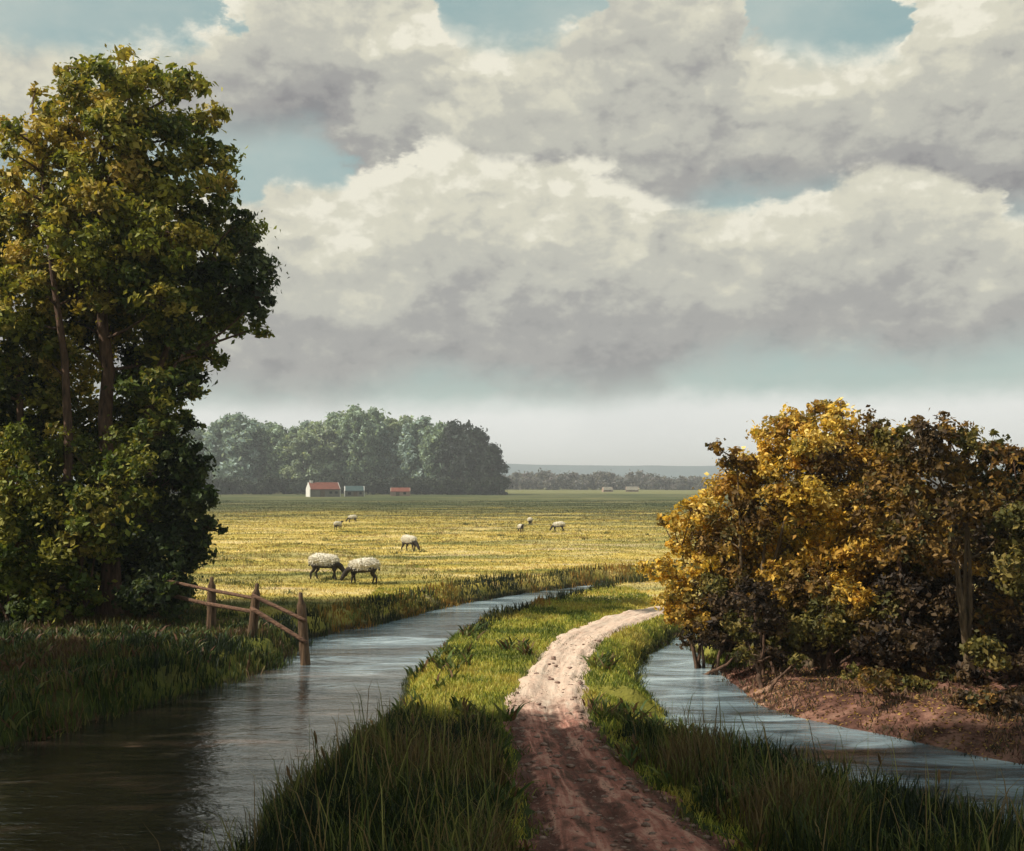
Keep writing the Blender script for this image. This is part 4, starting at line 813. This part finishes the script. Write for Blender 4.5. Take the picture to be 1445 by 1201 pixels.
# leaves fallen below the autumn trees
x = 2.5 + 8 * g5.rand(26000); y = 12 + 13 * g5.rand(26000); zt, s, q = terrain(x, y); k = (s > 0.02) & (sdf(riverB, x, y) < 4.5) & (x > 0.16 * y) & (fbm(x * 1.2, y * 1.2, 3) > .42)
Pf = np.stack([x, y, zt + .012], 1)[k]; up_ = np.tile([0, 0, 2.5], (len(Pf), 1)); V, T, Cc = leaves_from(Pf, .035 + .03 * g5.rand(len(Pf)), up_, palcol([(0.30, 0.17, 0.05), (0.45, 0.30, 0.08), (0.16, 0.08, 0.035), (0.08, 0.045, 0.025)], len(Pf), g5), g5)
tag(mkmesh('fallen_leaves', V, T, lm, col=Cc), 'fallen yellow and brown leaves on the right bank', 'leaves', kind='stuff')
# scrubby growth on the red bank
xy, s, sp_ = scatter(110000, 2.5, 11, 12, 26, lambda x, y, s, q: (s > 0.0) & (sdf(riverB, x, y) < 3.2) & (x > 0.16 * y + .2) & (sdf(bankR, x, y) < 1.2) & (fbm(x * 1.6, y * 1.6, 3) > .44), g5)
k = g5.rand(len(xy)) < .55; xy = xy[k]
tag(blades('scrub_grass', xy, .03 + .10 * g5.rand(len(xy)), .012 + .01 * g5.rand(len(xy)), .7, palcol([(0.10, 0.045, 0.03), (0.06, 0.06, 0.022), (0.16, 0.10, 0.05), (0.27, 0.15, 0.08), (0.03, 0.03, 0.015)], len(xy), g5, xy), g5, gr), 'thin brown and green scrub on the reddish right bank', 'scrub', kind='stuff')

# ------------------------------------------------------------------ tall reed stalks with seed heads
seedm = simple('seed_head_brown', (0.10, 0.055, 0.028), (0.22, 0.14, 0.06), 30, .95, .6, .01)
stalkm = simple('stalk_green', (0.07, 0.08, 0.02), (0.16, 0.14, 0.04), 12, .8, .2, .01)
def stalk(px, py, pt, d, lx, label):
    b = Q(px, py, d); b[2] = zb(b[0], b[1]); tp = Q(px + lx, pt, d); t = thing('reed', label, 'reed', tuple(b), 0, 'tall reeds with seed heads'); tb = Tubes(); c = bez(b, tp, g4, 9, .03, .03) - b
    tb.add(c, np.linspace(.008, .004, 9), 5); tb.build('stalk', stalkm, t)
    tb = Tubes(); e_ = c[-1]; dr = unit(c[-1] - c[-2]); k = np.linspace(0, 1, 9); tb.add(e_ + dr * (k[:, None] - .3) * .15, .0165 * np.sin(math.pi * np.clip(k, .05, .96)) ** .5, 7); tb.build('seed_head', seedm, t)
    for q in range(3):
        zf = .25 + .2 * q; p0 = c[int(zf * 8)]; aa = g4.rand() * 6.28; L = .3 + .15 * g4.rand(); pr = np.array([math.cos(aa), math.sin(aa) * .5, 0]); sd = np.array([-pr[1], pr[0], 0]) * .008
        v = []; 
        for kk in (0, .4, .75, 1): m_ = p0 + pr * L * .5 * kk + np.array([0, 0, L * (kk * 1.1 - .5 * kk * kk)]); v += [m_ - sd * (1 - kk * .9), m_ + sd * (1 - kk * .9)]
        mkmesh('leaf', v, [(0, 1, 3, 2), (2, 3, 5, 4), (4, 5, 7, 6)], stalkm, t)
OR_ = ['leftmost', 'second from left', 'third from left', 'fourth from left', 'fifth from left', 'sixth from left', 'seventh from left', 'eighth from left', 'rightmost']
for i_, (px, py, pt, d, lx) in enumerate(sorted([(452, 1110, 1044, 12.5, -6), (505, 1120, 1036, 12.4, -4), (548, 1110, 1030, 12.8, -5), (586, 1100, 1018, 13.2, -3), (602, 1100, 1026, 13.2, -4), (640, 1120, 1050, 12.5, 6), (475, 1140, 1066, 11.8, -18), (430, 1150, 1094, 11.3, -22), (690, 1130, 1062, 12, 5)])): stalk(px, py, pt, d, lx, 'brown headed reed, ' + OR_[i_] + ' of those left of the path')
for i_, (px, py, pt, d, lx) in enumerate([(1068, 1130, 1066, 12.6, -4), (1140, 1140, 1066, 12.3, -14), (1192, 1150, 1082, 12, 0), (1262, 1150, 1074, 12, -20), (1320, 1170, 1100, 11.4, 5)]): stalk(px, py, pt, d, lx, 'brown headed reed, ' + (OR_[i_] if i_ < 4 else 'rightmost') + ' of those right of the path')

# ------------------------------------------------------------------ stones on the path
stm = simple('path_stone', (0.09, 0.055, 0.042), (0.36, 0.24, 0.19), 20, .9, .5, .01)
xs_, ys_, Vs, Fs, k0 = [], [], [], [], 0
ico = bpy.data.meshes.new('i'); import bmesh
bm = bmesh.new(); bmesh.ops.create_icosphere(bm, subdivisions=1, radius=1); iv = np.array([v.co for v in bm.verts]); bm.faces.ensure_lookup_table(); fi_ = np.array([[v.index for v in f.verts] for f in bm.faces]); bm.free(); bpy.data.meshes.remove(ico)
for i in range(2600):
    a = g4.randint(40, M - 1); uu = g4.rand() * 1.06 - .03; x = PX[a, 0] * 0 + Lw[a, 0] * (1 - uu) + Rw[a, 0] * uu; y = Lw[a, 1] * (1 - uu) + Rw[a, 1] * uu
    if y > 22 or (y > 15 and g4.rand() < .75): continue
    j = int(np.clip((uu + .16) / 1.32 * (K - 1), 0, K - 1)); r = .006 + .040 * g4.rand() ** 5
    Vs.append(iv * (1 + .25 * g4.randn(*iv.shape) * .6) * [r * 1.3, r, r * .6] + [x, y, PZ[a, j] + r * .15]); Fs.append(fi_ + k0); k0 += len(iv)
tag(mkmesh('gravel', np.concatenate(Vs), np.concatenate(Fs), stm), 'small stones pressed into the footpath', 'stones', kind='stuff')

# ------------------------------------------------------------------ haze
v, f = box((-4700, -4700, -8), (4700, 4700, 66))
hm = bpy.data.materials.new('haze_air'); hm.use_nodes = True; n = hm.node_tree; n.nodes.clear(); ho = n.nodes.new('ShaderNodeOutputMaterial')
pv = n.nodes.new('ShaderNodeVolumePrincipled'); pv.inputs['Color'].default_value = (0.94, 0.97, 1.0, 1); pv.inputs['Density'].default_value = 0.00062
n.links.new(pv.outputs[0], ho.inputs['Volume'])
hz = mkmesh('haze', v, f, hm); tag(hz, 'thin pale haze over the plain', 'haze', kind='stuff')
